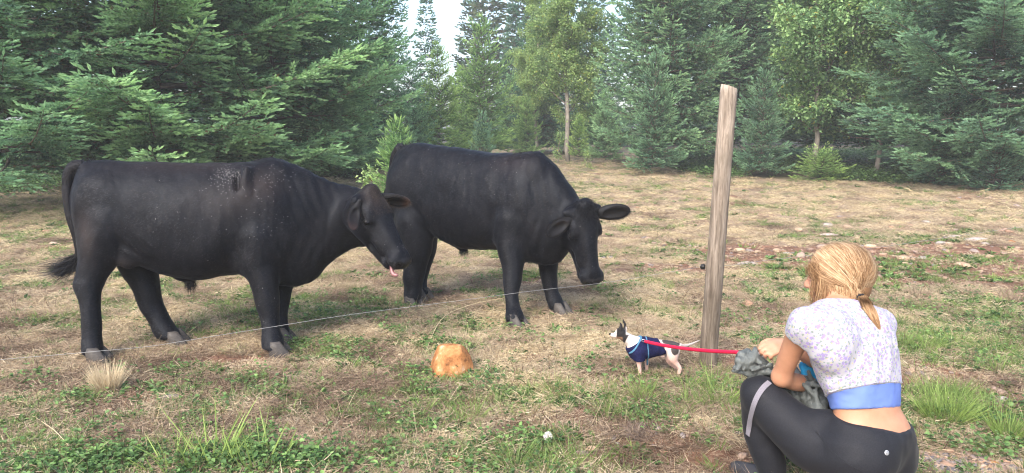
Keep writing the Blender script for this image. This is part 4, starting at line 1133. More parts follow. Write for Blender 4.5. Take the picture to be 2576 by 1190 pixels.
    P = field_points(rs, 6.5, 2.5, 34, lambda x, y: keep(x, y) * np.clip(f_green(x, y), .06, 1) * (1 - ssup(x, y)) * (1 - .25 * far(y)))
    scatter('green_grass', cg, 6, P, gz(P) ** .7 * rs.uniform(.6, 1.3, len(P)), np.clip(fbm(P[:, 0], P[:, 1], .4, 67) * 1.6 - .3 + rs.randn(len(P)) * .15, 0, 1), 'patches of short green grass among the dry grass', 'green grass', 3)
    print('green', len(P))
    P = field_points(rs, 5.5, 2.5, 18, lambda x, y: keep(x, y) * np.clip(f_green(x, y), .07, 1) * np.clip(smooth01((fbm(x, y, .35, 71) - .38) / .15), .15, 1) * (1 - ssup(x, y)) * (1 - .8 * far(y)))
    scatter('flat_weeds', cw, 7, P, gz(P) ** .4 * rs.uniform(.5, 1.25, len(P)), np.clip(rs.beta(2, 2, len(P)), 0, 1), 'flat green weed rosettes between the grass', 'weeds', 4)
    print('weeds', len(P))
    lushL = lambda x, y: np.maximum(_lush[0](x, y), np.maximum(_lush[1](x, y), np.maximum(.45 * _lush[2](x, y), .5 * _lush[15](x, y) * 0)))
    P = field_points(rs, 2.6, 2.5, 12, lambda x, y: keep(x, y) * np.clip(smooth01((lushL(x, y) + (fbm(x, y, .3, 83) - .5) * .9 - .35) / .3) + .30 * f_green(x, y) * smooth01((fbm(x, y, .2, 85) - .48) / .1) * (y < 7), .03, 1) * (1 - ssup(x, y)) * (1 - .9 * far(y)))
    scatter('bramble_cover', cs, 5, P, rs.uniform(.6, 1.4, len(P)), np.clip(rs.beta(2, 2, len(P)) + .1, 0, 1), 'leafy green ground cover thickest at the lower left', 'ground cover', 5)
    print('bramble', len(P))
    P = field_points(rs, 1.6, 2.5, 14, lambda x, y: keep(x, y) * .6)
    scatter('dead_stems', ct, 4, P, rs.uniform(.5, 1.3, len(P)), rs.rand(len(P)), 'dark dead weed stems poking out of the pasture', 'dead stems', 6)
    P = field_points(rs, .8, 2.5, 26, lambda x, y: keep(x, y) * .25)
    scatter('dry_stalks', cds, 4, P, rs.uniform(.5, 1.2, len(P)), rs.uniform(.5, 1, len(P)), 'thin pale stalks leaning over the pasture', 'dry stalks', 7)
    # dark leafy undergrowth in the shade along the tree line
    n = 26000; x = rs.uniform(-26, 30, n); y = rs.uniform(14, 40, n); L2_ = f_litter(x, y); k = rs.rand(n) < L2_ * np.clip(smooth01((fbm(x, y, 1.6, 111) - .42) / .12), .12, 1) * np.where(y < 27, 1, .45)
    x, y = x[k], y[k]; P = np.stack([x, y, terrain(x, y)], 1)
    scatter('undergrowth', cs, 5, P, rs.uniform(2.0, 5.0, len(P)), rs.uniform(.0, .6, len(P)), 'low leafy undergrowth in the shade under the trees', 'undergrowth', 12)
    # long green grass by the post, on the verge right of the person and at the lower edge
    spots = []
    for px, py, rx, ry, n_ in ((1800, 985, .20, .08, 7), (1600, 1030, .35, .10, 8), (1850, 1030, .2, .10, 8), (2380, 880, .40, .18, 26), (2370, 1010, .14, .06, 22), (2290, 850, .15, .25, 5), (2540, 900, .35, .30, 10), (2440, 1050, .25, .06, 10), (2560, 1110, .12, .05, 8), (560, 1150, .30, .10, 9), (1380, 1180, .25, .10, 14), (1500, 1000, .3, .12, 9), (1100, 1060, .35, .12, 10), (2060, 905, .6, .3, 4)):
        g = gpt(px, py)
        spots.append(np.stack([g[0] + rs.randn(n_) * rx * .6, g[1] + rs.randn(n_) * ry * .6], 1))
    S_ = np.concatenate(spots); P = np.stack([S_[:, 0], S_[:, 1], terrain(S_[:, 0], S_[:, 1])], 1)
    scatter('long_grass', cl, 5, P, rs.uniform(.3, .75, len(P)), rs.uniform(.3, 1, len(P)), 'arching long green grass by the post and on the verge right of the person', 'long grass', 8)
    # gravel of the track
    def pebble(rs):
        n = 8; V = []; 
        for z, r in ((-.3, .7), (.25, 1.0), (.6, .62)):
            a = np.arange(n) * 6.283 / n; V.append(np.stack([np.cos(a) * r * rs.uniform(.75, 1.2, n), np.sin(a) * r * .7 * rs.uniform(.75, 1.2, n), np.full(n, z * .55) + rs.randn(n) * .06], 1))
        V = np.concatenate(V) * .011; F = [(i, (i + 1) % n, n + (i + 1) % n) for i in range(n)] + [(i, n + (i + 1) % n, n + i) for i in range(n)]
        F += [(n + i, n + (i + 1) % n, 2 * n + (i + 1) % n) for i in range(n)] + [(n + i, 2 * n + (i + 1) % n, 2 * n + i) for i in range(n)] + [(2 * n, 2 * n + i, 2 * n + i + 1) for i in range(1, n - 1)]
        return V, np.array(F), np.full(len(V), rs.rand())
    PEB = leafy('pebbles', (.14, .13, .13), (.42, .34, .28), .75, 0, [(0, (.45, .50, .6)), (.4, (.9, .9, .95)), (.65, (1.2, .85, .62)), (1, (1.5, 1.35, 1.2))])
    cp = col_of('pebble', [(pebble(rs), PEB) for _ in range(6)])
    x = rs.uniform(.9, 3.6, 60000); y = rs.uniform(2.2, 4.2, 60000); k = rs.rand(60000) < f_gravel(x, y) * .8; k |= rs.rand(60000) < .02
    x, y = x[k], y[k]; P = np.stack([x, y, terrain(x, y) + .004], 1)
    scatter('gravel', cp, 6, P, rs.gamma(3, .33, len(P)), rs.rand(len(P)), 'grey and rusty gravel of the track at the lower right corner', 'gravel', 9, .2)
    x = rs.uniform(-8, 12, 26000); y = rs.uniform(2.4, 15, 26000); k = rs.rand(26000) < f_soil(x, y) * .55 + .004; x, y = x[k], y[k]; P = np.stack([x, y, terrain(x, y) + .004], 1)
    scatter('soil_stones', cp, 6, P, rs.gamma(2.5, .5, len(P)) * (1 + .12 * (P[:, 1] - 3)), rs.uniform(.35, 1, len(P)), 'crumbs and small stones lying on the bare soil', 'small stones', 10, .2)
    log('ground')
# ---------------------------------------------------------------- post, wire, stones, debris
def project(P, fr=None):
    P = np.asarray(P, float)
    if fr is not None: P = fr.O + P[:, :1] * fr.A + P[:, 1:2] * fr.L + P[:, 2:3] * [0, 0, 1]
    x, y, z = P[:, 0], P[:, 1], P[:, 2] - CAM_H
    d = y * CP - z * SP; u = y * SP + z * CP
    return 1288 + FPX * x / d, 595 - FPX * u / d
rs = np.random.RandomState(77)
POST_D = 4.2
if 'nosmall' not in TEST:
    # weathered leaning post
    b0 = gpt(1779, 930); t0 = at(1834, 218, b0[1] - .02)
    H_ = 46; nseg = 56; axis = t0 - b0; Ln = np.linalg.norm(axis); ax_ = axis / Ln
    u_ = unit(np.cross(ax_, [0, 1, 0])); v_ = np.cross(ax_, u_)
    V = []; grooves = rs.rand(9) * 6.283; gw = rs.uniform(.05, .12, 9); gd = rs.uniform(.001, .004, 9)
    for i in range(H_):
        t = -.18 + (1.18) * i / (H_ - 1); r0 = .0505 - .0045 * np.clip(t, 0, 1)
        a = np.arange(nseg) * 2 * math.pi / nseg
        r = r0 * (1 + .02 * np.sin(a * 2 + 1) + .02 * math.sin(t * 5) * np.cos(a + 2))
        for g_, w_, d_ in zip(grooves, gw, gd):
            r = r - d_ * np.exp(-(((a - g_ - .15 * math.sin(t * 4 + g_) + math.pi) % (2 * math.pi) - math.pi) / w_) ** 2) * (.5 + .5 * math.sin(t * 9 + g_ * 3))
        # long drying crack facing the viewer, deepest half way
        ca = 4.55 + .10 * math.sin(t * 7) - .25 * (t - .5); dd = ((a - ca + math.pi) % (2 * math.pi) - math.pi)
        r = r - .017 * np.exp(-(dd / .055) ** 2) * math.exp(-((t - .62) / .32) ** 2)
        r = r + rs.randn(nseg) * .0004
        c = b0 + ax_ * Ln * t
        top = 0
        if i == H_ - 1: r = r * .93
        P = c + np.outer(np.cos(a) * r, u_) + np.outer(np.sin(a) * r, v_)
        if i >= H_ - 2: P[:, 2] += (np.cos(a) * .012) * (1 if i == H_ - 1 else .6) + rs.randn(nseg) * .0008
        V.append(P)
    V = np.concatenate(V); F = []
    for i in range(H_ - 1):
        for j in range(nseg): k = (j + 1) % nseg; F.append((i * nseg + j, i * nseg + k, (i + 1) * nseg + k, (i + 1) * nseg + j))
    F.append(tuple(range((H_ - 1) * nseg, H_ * nseg)))
    m, nt, b = mat('weathered_post', .88, .15)
    n1 = noise(nt, 7, 7, .7, vscale=(8, 8, .7), dist=.6); n2 = noise(nt, 3.5, 3, .5, vscale=(2, 2, 1)); n3 = noise(nt, 40, 3, .6, vscale=(3, 3, .25))
    r1 = ramp(nt, n1.outputs[0], [(.28, (.09, .075, .063)), (.48, (.25, .22, .19)), (.72, (.46, .42, .38))])
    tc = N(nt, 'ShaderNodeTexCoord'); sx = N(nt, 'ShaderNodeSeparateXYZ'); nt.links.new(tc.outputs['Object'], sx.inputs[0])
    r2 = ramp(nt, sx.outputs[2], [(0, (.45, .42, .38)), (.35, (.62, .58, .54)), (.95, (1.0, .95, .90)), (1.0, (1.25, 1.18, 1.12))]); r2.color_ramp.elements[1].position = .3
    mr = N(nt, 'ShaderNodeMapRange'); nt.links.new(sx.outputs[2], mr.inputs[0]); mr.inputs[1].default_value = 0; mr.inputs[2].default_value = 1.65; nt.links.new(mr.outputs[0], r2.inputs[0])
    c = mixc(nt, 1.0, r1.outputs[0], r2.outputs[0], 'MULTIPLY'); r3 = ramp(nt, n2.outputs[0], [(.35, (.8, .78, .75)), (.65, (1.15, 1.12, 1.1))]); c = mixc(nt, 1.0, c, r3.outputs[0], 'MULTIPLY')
    nt.links.new(c, b.inputs['Base Color']); bump(nt, b, n3.outputs[0], .7, .006)
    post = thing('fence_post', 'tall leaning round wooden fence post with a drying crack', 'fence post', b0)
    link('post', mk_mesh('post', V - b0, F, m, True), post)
    # insulator bracket on its left side
    BLK = simple('black_plastic', (.012, .012, .012), .4, .4, .2)
    ip_ = at(1767, 671, b0[1]); mb = MB()
    mb.add(*tube([ip_ + [.012, .0, 0], ip_ + [-.006, -.002, 0]], [.016, .014], 10)); mb.add(*tube([ip_ + [-.004, -.002, .013], ip_ + [-.010, -.002, 0], ip_ + [-.004, -.002, -.013]], .005, 8))
    mb.V = [v - b0 for v in mb.V]; mb.build('insulator', BLK, post)
    # thin wire
    WM, nt, b = mat('wire', .45, .5); b.inputs['Base Color'].default_value = (.30, .30, .30, 1); b.inputs['Metallic'].default_value = .3
    E0 = at(-500, 960, 2.9); E1 = ip_
    def plan(px, py, A_, B_):
        d = ray(px, py); n_ = np.array([-(B_ - A_)[1], (B_ - A_)[0], 0]); t = (A_ @ n_) / (d @ n_); return d * t + [0, 0, CAM_H]
    pts = [plan(x, y, E0, E1) for x, y in ((-400, 950), (-200, 928), (0, 905), (140, 893), (240, 884), (370, 872), (450, 860), (560, 842), (700, 820), (850, 796), (1000, 776), (1150, 757), (1300, 737), (1400, 725), (1515, 712), (1640, 692))] + [E1 + [-.008, -.002, 0]]
    R1_ = at(2950, 520, 7.6); R0_ = ip_
    rp = [at(1767, 671, b0[1] - .01), b0 + ax_ * .62 + [.0, -.056, .0], at(1800, 670, b0[1] - .05)]
    pts2 = [plan(x, y, R0_ + [.06, 0, 0], R1_) for x, y in ((1832, 668), (1950, 652), (2167, 628), (2350, 602), (2576, 570), (2900, 528))]
    mb = MB(); mb.add(*tube(catmull(pts, 4), .0010, 5)); mb.add(*tube(catmull([E1 + [-.008, -.002, 0], E1 + [.01, .060, 0], at(1832, 668, b0[1] + .055)] + pts2[1:], 4), .0010, 5))
    tag(mb.build('fence_wire', WM), 'thin pale fence wire sagging from the post past both animals', 'wire')
    log('post')

    # stones
    def rockmat(name, stops, sc_=14, bd=.01):
        m, nt, b = mat(name, .85, .2); n = noise(nt, sc_, 6, .65); n2 = noise(nt, sc_ * 5, 4, .7)
        r = ramp(nt, n.outputs[0], stops); r2 = ramp(nt, n2.outputs[0], [(.35, (.78, .76, .74)), (.65, (1.12, 1.12, 1.12))])
        nt.links.new(mixc(nt, 1.0, r.outputs[0], r2.outputs[0], 'MULTIPLY'), b.inputs['Base Color']); bump(nt, b, n2.outputs[0], .6, bd); return m
    ORANGE = rockmat('ochre_stone', [(.34, (.13, .055, .024)), (.46, (.36, .16, .06)), (.58, (.44, .23, .10)), (.68, (.60, .47, .35))], 13, .003)
    TAN = rockmat('tan_stone', [(.3, (.33, .22, .15)), (.55, (.50, .36, .25)), (.75, (.62, .50, .38))], 20)
    GREYS = rockmat('grey_stone', [(.3, (.25, .22, .20)), (.7, (.48, .43, .38))], 20)
    def rock(label, g, s, m, seed, cuts=8, sub=3, rotz=0, name='stone', sink=.25, cat='stone'):
        r_ = np.random.RandomState(seed)
        bm_ = __import__('bmesh').new(); __import__('bmesh').ops.create_icosphere(bm_, subdivisions=sub + 1, radius=1)
        V = np.array([v.co[:] for v in bm_.verts]); F = [tuple(v.index for v in f.verts) for f in bm_.faces]; bm_.free()
        for k in range(cuts):
            n = unit(r_.randn(3) * [1, 1, .8]); d = r_.uniform(.62, .92); e = V @ n - d; V = V - np.outer(np.maximum(e, 0) * .92, n)
        V += (np.stack([vnoise(V[:, 0] * 3 + 5, V[:, 1] * 3 + V[:, 2] * 2, 1, k) for k in range(3)], 1) - .5) * .10
        V += (np.stack([vnoise(V[:, 0] * 9 + 5, V[:, 1] * 9 + V[:, 2] * 7, 1, k) for k in range(3)], 1) - .5) * .03
        V *= s; V[:, 2] += s[2] * (1 - 2 * sink)
        o = link(name, mk_mesh(name, V, F, m, True), None, g, (0, 0, rotz)); return tag(o, label, cat, {'stone': 'stones strewn over the ground', 'dung': 'dried dung pats in the pasture'}.get(cat))
    big = gpt(1135, 941)
    # big ochre stone, hand shaped: flat top, steep left, shoulder at the right
    Fk = Field((-.16, -.14, -.05), (.16, .14, .22), .0045)
    Fk.ell((-.01, 0, .03), (.105, .095, .13), .03); Fk.ell((.045, 0, .03), (.068, .08, .075), .03); Fk.ell((-.045, 0, .0), (.065, .08, .08), .03)
    Fk.cone((-.03, 0, .11), (.035, .0, .105), .045, .042, .04)
    for n, d in (((0, 0, 1), .148), ((-.95, -.2, .30), .098), ((.75, -.25, .62), .128), ((.1, -.95, .28), .078), ((-.5, -.75, .45), .098), ((.6, -.75, .2), .088), ((-.15, -.6, .8), .118), ((.35, -.9, -.1), .080)):
        n = unit(n); X, Y, Z = np.meshgrid(*Fk.ax, indexing='ij', sparse=True); Fk.F = smax(Fk.F, (X * n[0] + Y * n[1] + Z * n[2] - d).astype(np.float32), .003)
    Fk.rough(.005, .06, 3); Fk.rough(.0016, .012, 5)
    Vk, Qk = Fk.mesh(0); Vk = Vk * 1.13
    tag(link('boulder', mk_mesh('boulder', Vk, Qk, ORANGE, False), None, big, (0, 0, .1)), 'large ochre stone with a flat pale top on the grass in front', 'stone')
    rock('oblong cream and orange stone at the lower edge', gpt(1142, 1170), (.056, .030, .024), ORANGE, 5, 4, 3, .1)
    rock('flat tan stone left of the dandelion clock', gpt(1342, 1102), (.027, .02, .024), TAN, 7)
    rock('pale stone poking from the soil heap', gpt(1490, 1135), (.03, .022, .016), TAN, 9)
    rock('pale stone cut by the lower edge right of the oblong one', gpt(1210, 1186), (.026, .02, .020), GREYS, 12)
    rock('flat pale stone at the lower edge below the soil heap', gpt(1440, 1188), (.036, .026, .014), TAN, 13)
    for i, (px, py, s, m_, lb) in enumerate(((2010, 582, .09, TAN, 'pale stone far behind the post, leftmost of the strewn ones'), (2080, 570, .10, GREYS, 'grey flat stone above the person’s head'), (2130, 574, .09, TAN, 'tan stone beside the grey flat one'),
        (2160, 602, .06, TAN, 'small stone at the edge of the far soil patch'), (2188, 622, .08, TAN, 'rounded stone under the right wire in the soil'), (2273, 652, .075, TAN, 'pale brown stone in the middle of the soil patch'), (2275, 665, .05, TAN, 'small pale stone just below the pale brown one'),
        (2366, 615, .075, GREYS, 'long grey stone right of the wire crossing'), (2365, 622, .05, TAN, 'small ochre stone touching the long grey one'), (2420, 672, .09, TAN, 'long tan stone lying in the soil at the right'), (2490, 648, .06, TAN, 'round pale stone near the right edge'),
        (2478, 615, .05, GREYS, 'small grey stone at the upper right of the soil'), (2545, 610, .05, ORANGE, 'small orange stone close to the right edge'), (1860, 632, .07, TAN, 'stone on the soil right of the post'), (1905, 636, .06, TAN, 'pinkish stone second from the post'), (1955, 633, .07, TAN, 'flat pinkish stone third from the post'),
        (1980, 640, .05, GREYS, 'small stone fourth from the post'), (2330, 560, .07, GREYS, 'grey stone beyond the soil patch'), (2440, 545, .07, TAN, 'far tan stone near the trees at the right'))):
        rock(lb, gpt(px, py), (s, s * .7, s * .38), m_, 100 + i, 6, 2, rs.rand() * 3)
    for i, (px, py, s, m_, lb) in enumerate(((2505, 1030, .040, ORANGE, 'ochre stone on the verge right of the grass tuft'), (2520, 1012, .045, GREYS, 'rounded grey stone behind the ochre verge stone'), (2290, 1075, .020, ORANGE, 'small orange stone by the person’s waist'),
        (2320, 1105, .018, GREYS, 'small grey stone under the verge tuft'), (2495, 1140, .030, GREYS, 'pale flat stone at the edge of the gravel'), (2555, 1130, .032, TAN, 'tan stone at the gravel by the right edge'), (2500, 1170, .026, ORANGE, 'rusty stone in the gravel'), (2560, 1175, .040, TAN, 'large pale stone in the lower right corner'))):
        rock(lb, gpt(px, py), (s, s * .7, s * .45), m_, 200 + i, 6, 2, rs.rand() * 3)
    BARKP = rockmat('bark_chip', [(.3, (.25, .13, .075)), (.7, (.48, .29, .18))], 30)
    rock('flat brown piece of bark lying right of the post', gpt(1858, 828), (.070, .028, .014), BARKP, 31, 5, 3, .0, 'bark_piece', .3, 'bark')
    DUNG = rockmat('dried_dung', [(.3, (.10, .06, .042)), (.7, (.22, .14, .105))], 30)
    PALEF = rockmat('pale_flakes', [(.3, (.33, .27, .24)), (.7, (.62, .54, .49))], 30)
    for i, (px, py, s, m_, lb) in enumerate(((1560, 685, .14, DUNG, 'dark dried dung heap right of the middle bull’s muzzle'), (1530, 700, .07, DUNG, 'small dark dung lump below the dung heap'), (2085, 592, .13, PALEF, 'pale crumbled dung pat above the person’s head'), (2455, 605, .17, PALEF, 'pale flaky dung pat near the right edge'),
        (2400, 596, .10, PALEF, 'pale flaky dung pat left of the larger one'), (75, 855, .07, PALEF, 'pale bark flake at the left edge of the pasture'), (115, 770, .05, PALEF, 'small whitish stone left of the hind leg'), (490, 828, .06, DUNG, 'dark clod between the left bull’s hind and fore legs'), (1880, 665, .12, PALEF, 'crumbled pale dung pat right of the post'))):
        rock(lb, gpt(px, py), (s, s * .6, s * .16), m_, 300 + i, 3, 3, rs.rand(), 'dung', .3, 'dung' if m_ is not PALEF or 'dung' in lb else ('bark' if 'bark' in lb else 'stone'))
    log('rocks')
    # bristly pale tufts that stand out singly
    def single_tuft(label, px, py, n, R, L, seed, m_=None, segs=2, spread=.8, Wd=.0026, name='grass_tuft', age=(0, 1), flat=0, droop=.35, rnd=.4):
        r_ = np.random.RandomState(seed); V, F, A = tuft(r_, n, R, L, Wd, spread, segs, flat, droop, rnd)
        return tag(link(name, mk_mesh(name, V, F, m_, False, attr={'age': np.clip(A * (age[1] - age[0]) + age[0], 0, 1), 'tint': np.full(len(V), .9)}), None, gpt(px, py)), label, 'grass tuft', 'tufts that stand out of the turf')
    def solo(name, lo, hi, rough=.6, trans=.25):
        m, nt, b = mat(name, rough, .25); a = N(nt, 'ShaderNodeAttribute', attribute_name='age'); c = mixc(nt, a.outputs['Fac'], lo, hi); nt.links.new(c, b.inputs['Base Color'])
        t = N(nt, 'ShaderNodeBsdfTranslucent'); nt.links.new(c, t.inputs[0]); mx = N(nt, 'ShaderNodeMixShader'); mx.inputs[0].default_value = trans
        nt.links.new(b.outputs[0], mx.inputs[1]); nt.links.new(t.outputs[0], mx.inputs[2]); nt.links.new(mx.outputs[0], nt.nodes['Material Output'].inputs[0]); return m
    PALE = solo('pale_straw', (.42, .32, .20), (.80, .68, .48)); ROOTS = solo('dry_roots', (.13, .095, .075), (.38, .30, .25)); LUSH = solo('fresh_grass', (.11, .17, .04), (.34, .46, .13), .45, .35); DULL = solo('dull_straw', (.22, .16, .11), (.48, .38, .27))
    single_tuft('pale bristly tuft of dead grass below the near hind hoof', 272, 985, 1100, .050, .17, 1, PALE, spread=.42, droop=.12, rnd=.5)
    single_tuft('orange brown dry tuft right of the pale bristly one', 355, 950, 350, .05, .06, 2, DULL, spread=.9)
    single_tuft('wide dry tuft on the grass between the bulls and the dog', 1180, 860, 500, .09, .09, 3, PALE, spread=.9)
    single_tuft('brownish dry tuft between the bulls’ forelegs', 1060, 845, 400, .07, .10, 4, DULL)
    single_tuft('dry tuft behind the person’s head at the right', 2310, 745, 380, .08, .13, 5, DULL)
    single_tuft('second dry tuft behind the person, nearer the right edge', 2440, 745, 380, .07, .13, 6, DULL)
    single_tuft('third dry tuft at the far right beyond the person', 2540, 755, 320, .07, .12, 16, DULL)
    single_tuft('big fresh green grass tuft beside the person’s hip', 2372, 1060, 430, .085, .20, 7, LUSH, 4, .55, .0042, droop=.8, rnd=.8)
    single_tuft('smaller green tuft at the gravel’s edge', 2530, 1105, 160, .04, .15, 8, LUSH, 3, .6, .0045, droop=.6)
    single_tuft('tall pale green blades at the lower edge in front of the left bull', 530, 1165, 34, .10, .30, 9, LUSH, 4, .5, .0075, age=(.5, 1), droop=.6)
    single_tuft('pale green blades left of the tall ones at the lower edge', 440, 1178, 30, .10, .20, 19, LUSH, 4, .6, .0070, age=(.5, 1), droop=.8)
    single_tuft('pale green blades right of the tall ones at the lower edge', 660, 1172, 40, .12, .22, 20, LUSH, 4, .6, .0070, age=(.4, 1), droop=.8)
    single_tuft('long green blades just left of the person’s knee', 1815, 1010, 60, .10, .16, 10, LUSH, 4, .6, .0050, droop=.7)
    single_tuft('grass blades springing at the foot of the post', 1795, 945, 80, .07, .10, 11, LUSH, 3, .6, .0040, droop=.6)
    rc = single_tuft('mass of pale dry roots on the soil heap', 1625, 1092, 1500, .075, .07, 12, ROOTS, 3, 1.0, .0024, 'root_clump', flat=.55, droop=1.0, rnd=1.2); rc['category'] = 'roots'
    rc2 = single_tuft('smaller heap of dry roots right of the larger one', 1770, 1100, 500, .05, .05, 13, ROOTS, 3, 1.0, .0024, 'root_clump', flat=.55, droop=1.0, rnd=1.2); rc2['category'] = 'roots'
    # stalks lying across the pasture
    STK = solo('stalk', (.5, .38, .22), (.8, .68, .46))
    def stalk(label, pts, r=.0016):
        P = [np.array(gpt(x, y)) + [0, 0, h] for x, y, h in pts]
        tag(mb_one(P, r, STK, 'stalk'), label, 'stalk', 'single dry stalks')
    def mb_one(P, r, m_, name):
        mb = MB(); mb.add(*tube(catmull(P, 5), r, 5)); o = mb.build(name, m_)
        a = o.data.attributes.new('age', 'FLOAT', 'POINT'); a.data.foreach_set('value', np.full(len(o.data.vertices), .6, np.float32)); return o
    stalk('long dry stalk leaning in front of the middle bull’s hind legs', ((1065, 900, .0), (1110, 840, .10), (1180, 812, .13), (1280, 792, .14)), .0022)
    stalk('dry stalk crossing the ground left of the dog', ((1330, 905, 0), (1420, 960, .03), (1500, 1010, .03)), .0016)
    stalk('curved straw lying at the lower left', ((375, 1100, .01), (440, 1082, .02), (530, 1080, .02)), .0018)
    stalk('arched yellow stalk in the weeds at the lower left', ((90, 1060, .02), (140, 1110, .05), (190, 1150, .02)), .0018)
    stalk('straight dry stem slanting below the ochre stone', ((1410, 1060, .0), (1290, 1110, .05), (1190, 1150, .04)), .0013)
    stalk('pale bent stalk left of the post at head height of the bull', ((1690, 572, .02), (1730, 565, .06), (1778, 566, .10)), .004)
    # dandelion clock
    dg = gpt(1378, 1128); DW, nt, b = mat('dandelion_down', .9, .1); b.inputs['Base Color'].default_value = (.75, .72, .66, 1)
    dn = thing('dandelion', 'white dandelion clock on a short stem in front of the soil heap', 'dandelion', dg)
    mb = MB(); mb.add(*tube([(0, 0, -.01), (.003, 0, .03), (0, 0, .052)], .0014, 6)); mb.build('stem', GRASS, dn)
    d = rs.randn(500, 3); d /= np.linalg.norm(d, axis=1)[:, None]; V, F = strands(d * .003 + [0, 0, .056], d, .016, .0009)
    V2, F2 = strands(d * .018 + [0, 0, .056], d + rs.randn(500, 3) * .9, .005, .0022)
    link('seed_head', mk_mesh('seed_head', np.concatenate([V, V2]), np.concatenate([F, F2 + len(V)]), DW, False), dn)
    YL, nt, b = mat('yellow_leaf', .6, .2); b.inputs['Base Color'].default_value = (.75, .42, .06, 1)
    for i, (px, py, lb) in enumerate(((1500, 992, 'yellow fallen leaf on the grass between the stone and the dog'), (1466, 1102, 'reddish fallen leaf near the soil heap'), (225, 1050, 'orange fallen leaf at the lower left'))):
        V, F, A = leaf_quads(np.zeros((2, 3)) + [0, 0, .012], rs.randn(2, 3) * [1, 1, .1], np.array([.022, .018]), .35, rs)
        if i == 1: YL = YL.copy(); YL.node_tree.nodes['Principled BSDF'].inputs['Base Color'].default_value = (.5, .12, .07, 1)
        tag(link('leaf', mk_mesh('leaf', V, F, YL, False), None, gpt(px, py)), lb, 'leaf', 'fallen leaves')
    # pale flies and chaff on the cattle
    if 'nocow' not in TEST:
        FL, nt, b = mat('pale_flies', .5, .4); b.inputs['Base Color'].default_value = (.22, .21, .215, 1)
        def flies(fr, V, Q, spots, label, seed, parent):
            r_ = np.random.RandomState(seed); C_ = V[Q].mean(1); px, py = project(C_, fr)
            nrm = np.cross(V[Q[:, 1]] - V[Q[:, 0]], V[Q[:, 2]] - V[Q[:, 0]]); nrm /= np.linalg.norm(nrm, axis=1)[:, None] + 1e-12
            vis = (C_[:, 1] < .05); PP, DD, NN = [], [], []
            for x, y, sx_, sy_, n_ in spots:
                w_ = np.exp(-((px - x) / sx_) ** 2 - ((py - y) / sy_) ** 2) * vis; w_ = w_ / w_.sum()
                i = r_.choice(len(C_), n_, p=w_); PP.append(C_[i] + nrm[i] * .004); NN.append(nrm[i])
            P = np.concatenate(PP); Nn = np.concatenate(NN); n = len(P); D = r_.randn(n, 3); D -= Nn * (D * Nn).sum(1)[:, None]; D /= np.linalg.norm(D, axis=1)[:, None]; S_ = np.cross(Nn, D)
            L = r_.uniform(.0024, .0045, n)[:, None]; Wd = L * .38
            V_ = np.stack([P - D * L, P + S_ * Wd, P + D * L, P - S_ * Wd, P + Nn * Wd], 1).reshape(-1, 3); b_ = np.arange(n) * 5
            F_ = np.concatenate([np.stack([b_ + a_, b_ + (a_ + 1) % 4, b_ + 4], 1) for a_ in range(4)])
            o = link('flies', mk_mesh('flies', V_, F_, FL, False), None, fr.O, (0, 0, fr.ang)); tag(o, label, 'flies', kind='stuff')
        flies(fr1, V1, Q1, ((568, 440, 24, 15, 170), (560, 470, 45, 30, 50), (680, 450, 45, 30, 60), (650, 520, 60, 60, 40), (500, 560, 200, 90, 18), (985, 625, 30, 20, 12), (680, 760, 20, 50, 10)), 'pale specks of flies and chaff sprinkled on the left bull’s shoulder', 4, r1)
        flies(fr2, V2_, Q2, ((1210, 430, 90, 50, 22), (1340, 400, 60, 20, 14), (1480, 620, 25, 50, 10), (1050, 560, 40, 60, 8)), 'sparse pale flies and chaff on the middle bull', 5, r2)
    log('small')
# ---------------------------------------------------------------- dog, person, jacket, leash
def frame_of(f, up=(0, 0, 1)):
    f = unit(f); l = unit(np.cross(up, f)); return np.stack([f, l, np.cross(f, l)], 1)
def clip(F, sdf, planes, k=.004):
    G_ = sdf
    X, Y, Z = np.meshgrid(*F.ax, indexing='ij', sparse=True)
    for p, n in planes:
        n = unit(n); G_ = smax(G_, ((X - p[0]) * n[0] + (Y - p[1]) * n[1] + (Z - p[2]) * n[2]).astype(np.float32), k)
    return G_
def plane3(a, b, c, toward):
    n = unit(np.cross(b - a, c - a)); return (a, n if n @ (toward - a) > 0 else -n)
def ball(p, r, m_, name, parent, sq=(1, 1, 1), n=12):
    a = [[math.sin(t) * math.cos(q) * r * sq[0], math.sin(t) * math.sin(q) * r * sq[1], math.cos(t) * r * sq[2]] for t in np.linspace(.001, math.pi - .001, n) for q in np.arange(n) * 2 * math.pi / n]
    f = [(i * n + j, i * n + (j + 1) % n, (i + 1) * n + (j + 1) % n, (i + 1) * n + j) for i in range(n - 1) for j in range(n)]
    return link(name, mk_mesh(name, np.array(a) + p, f, m_), parent)

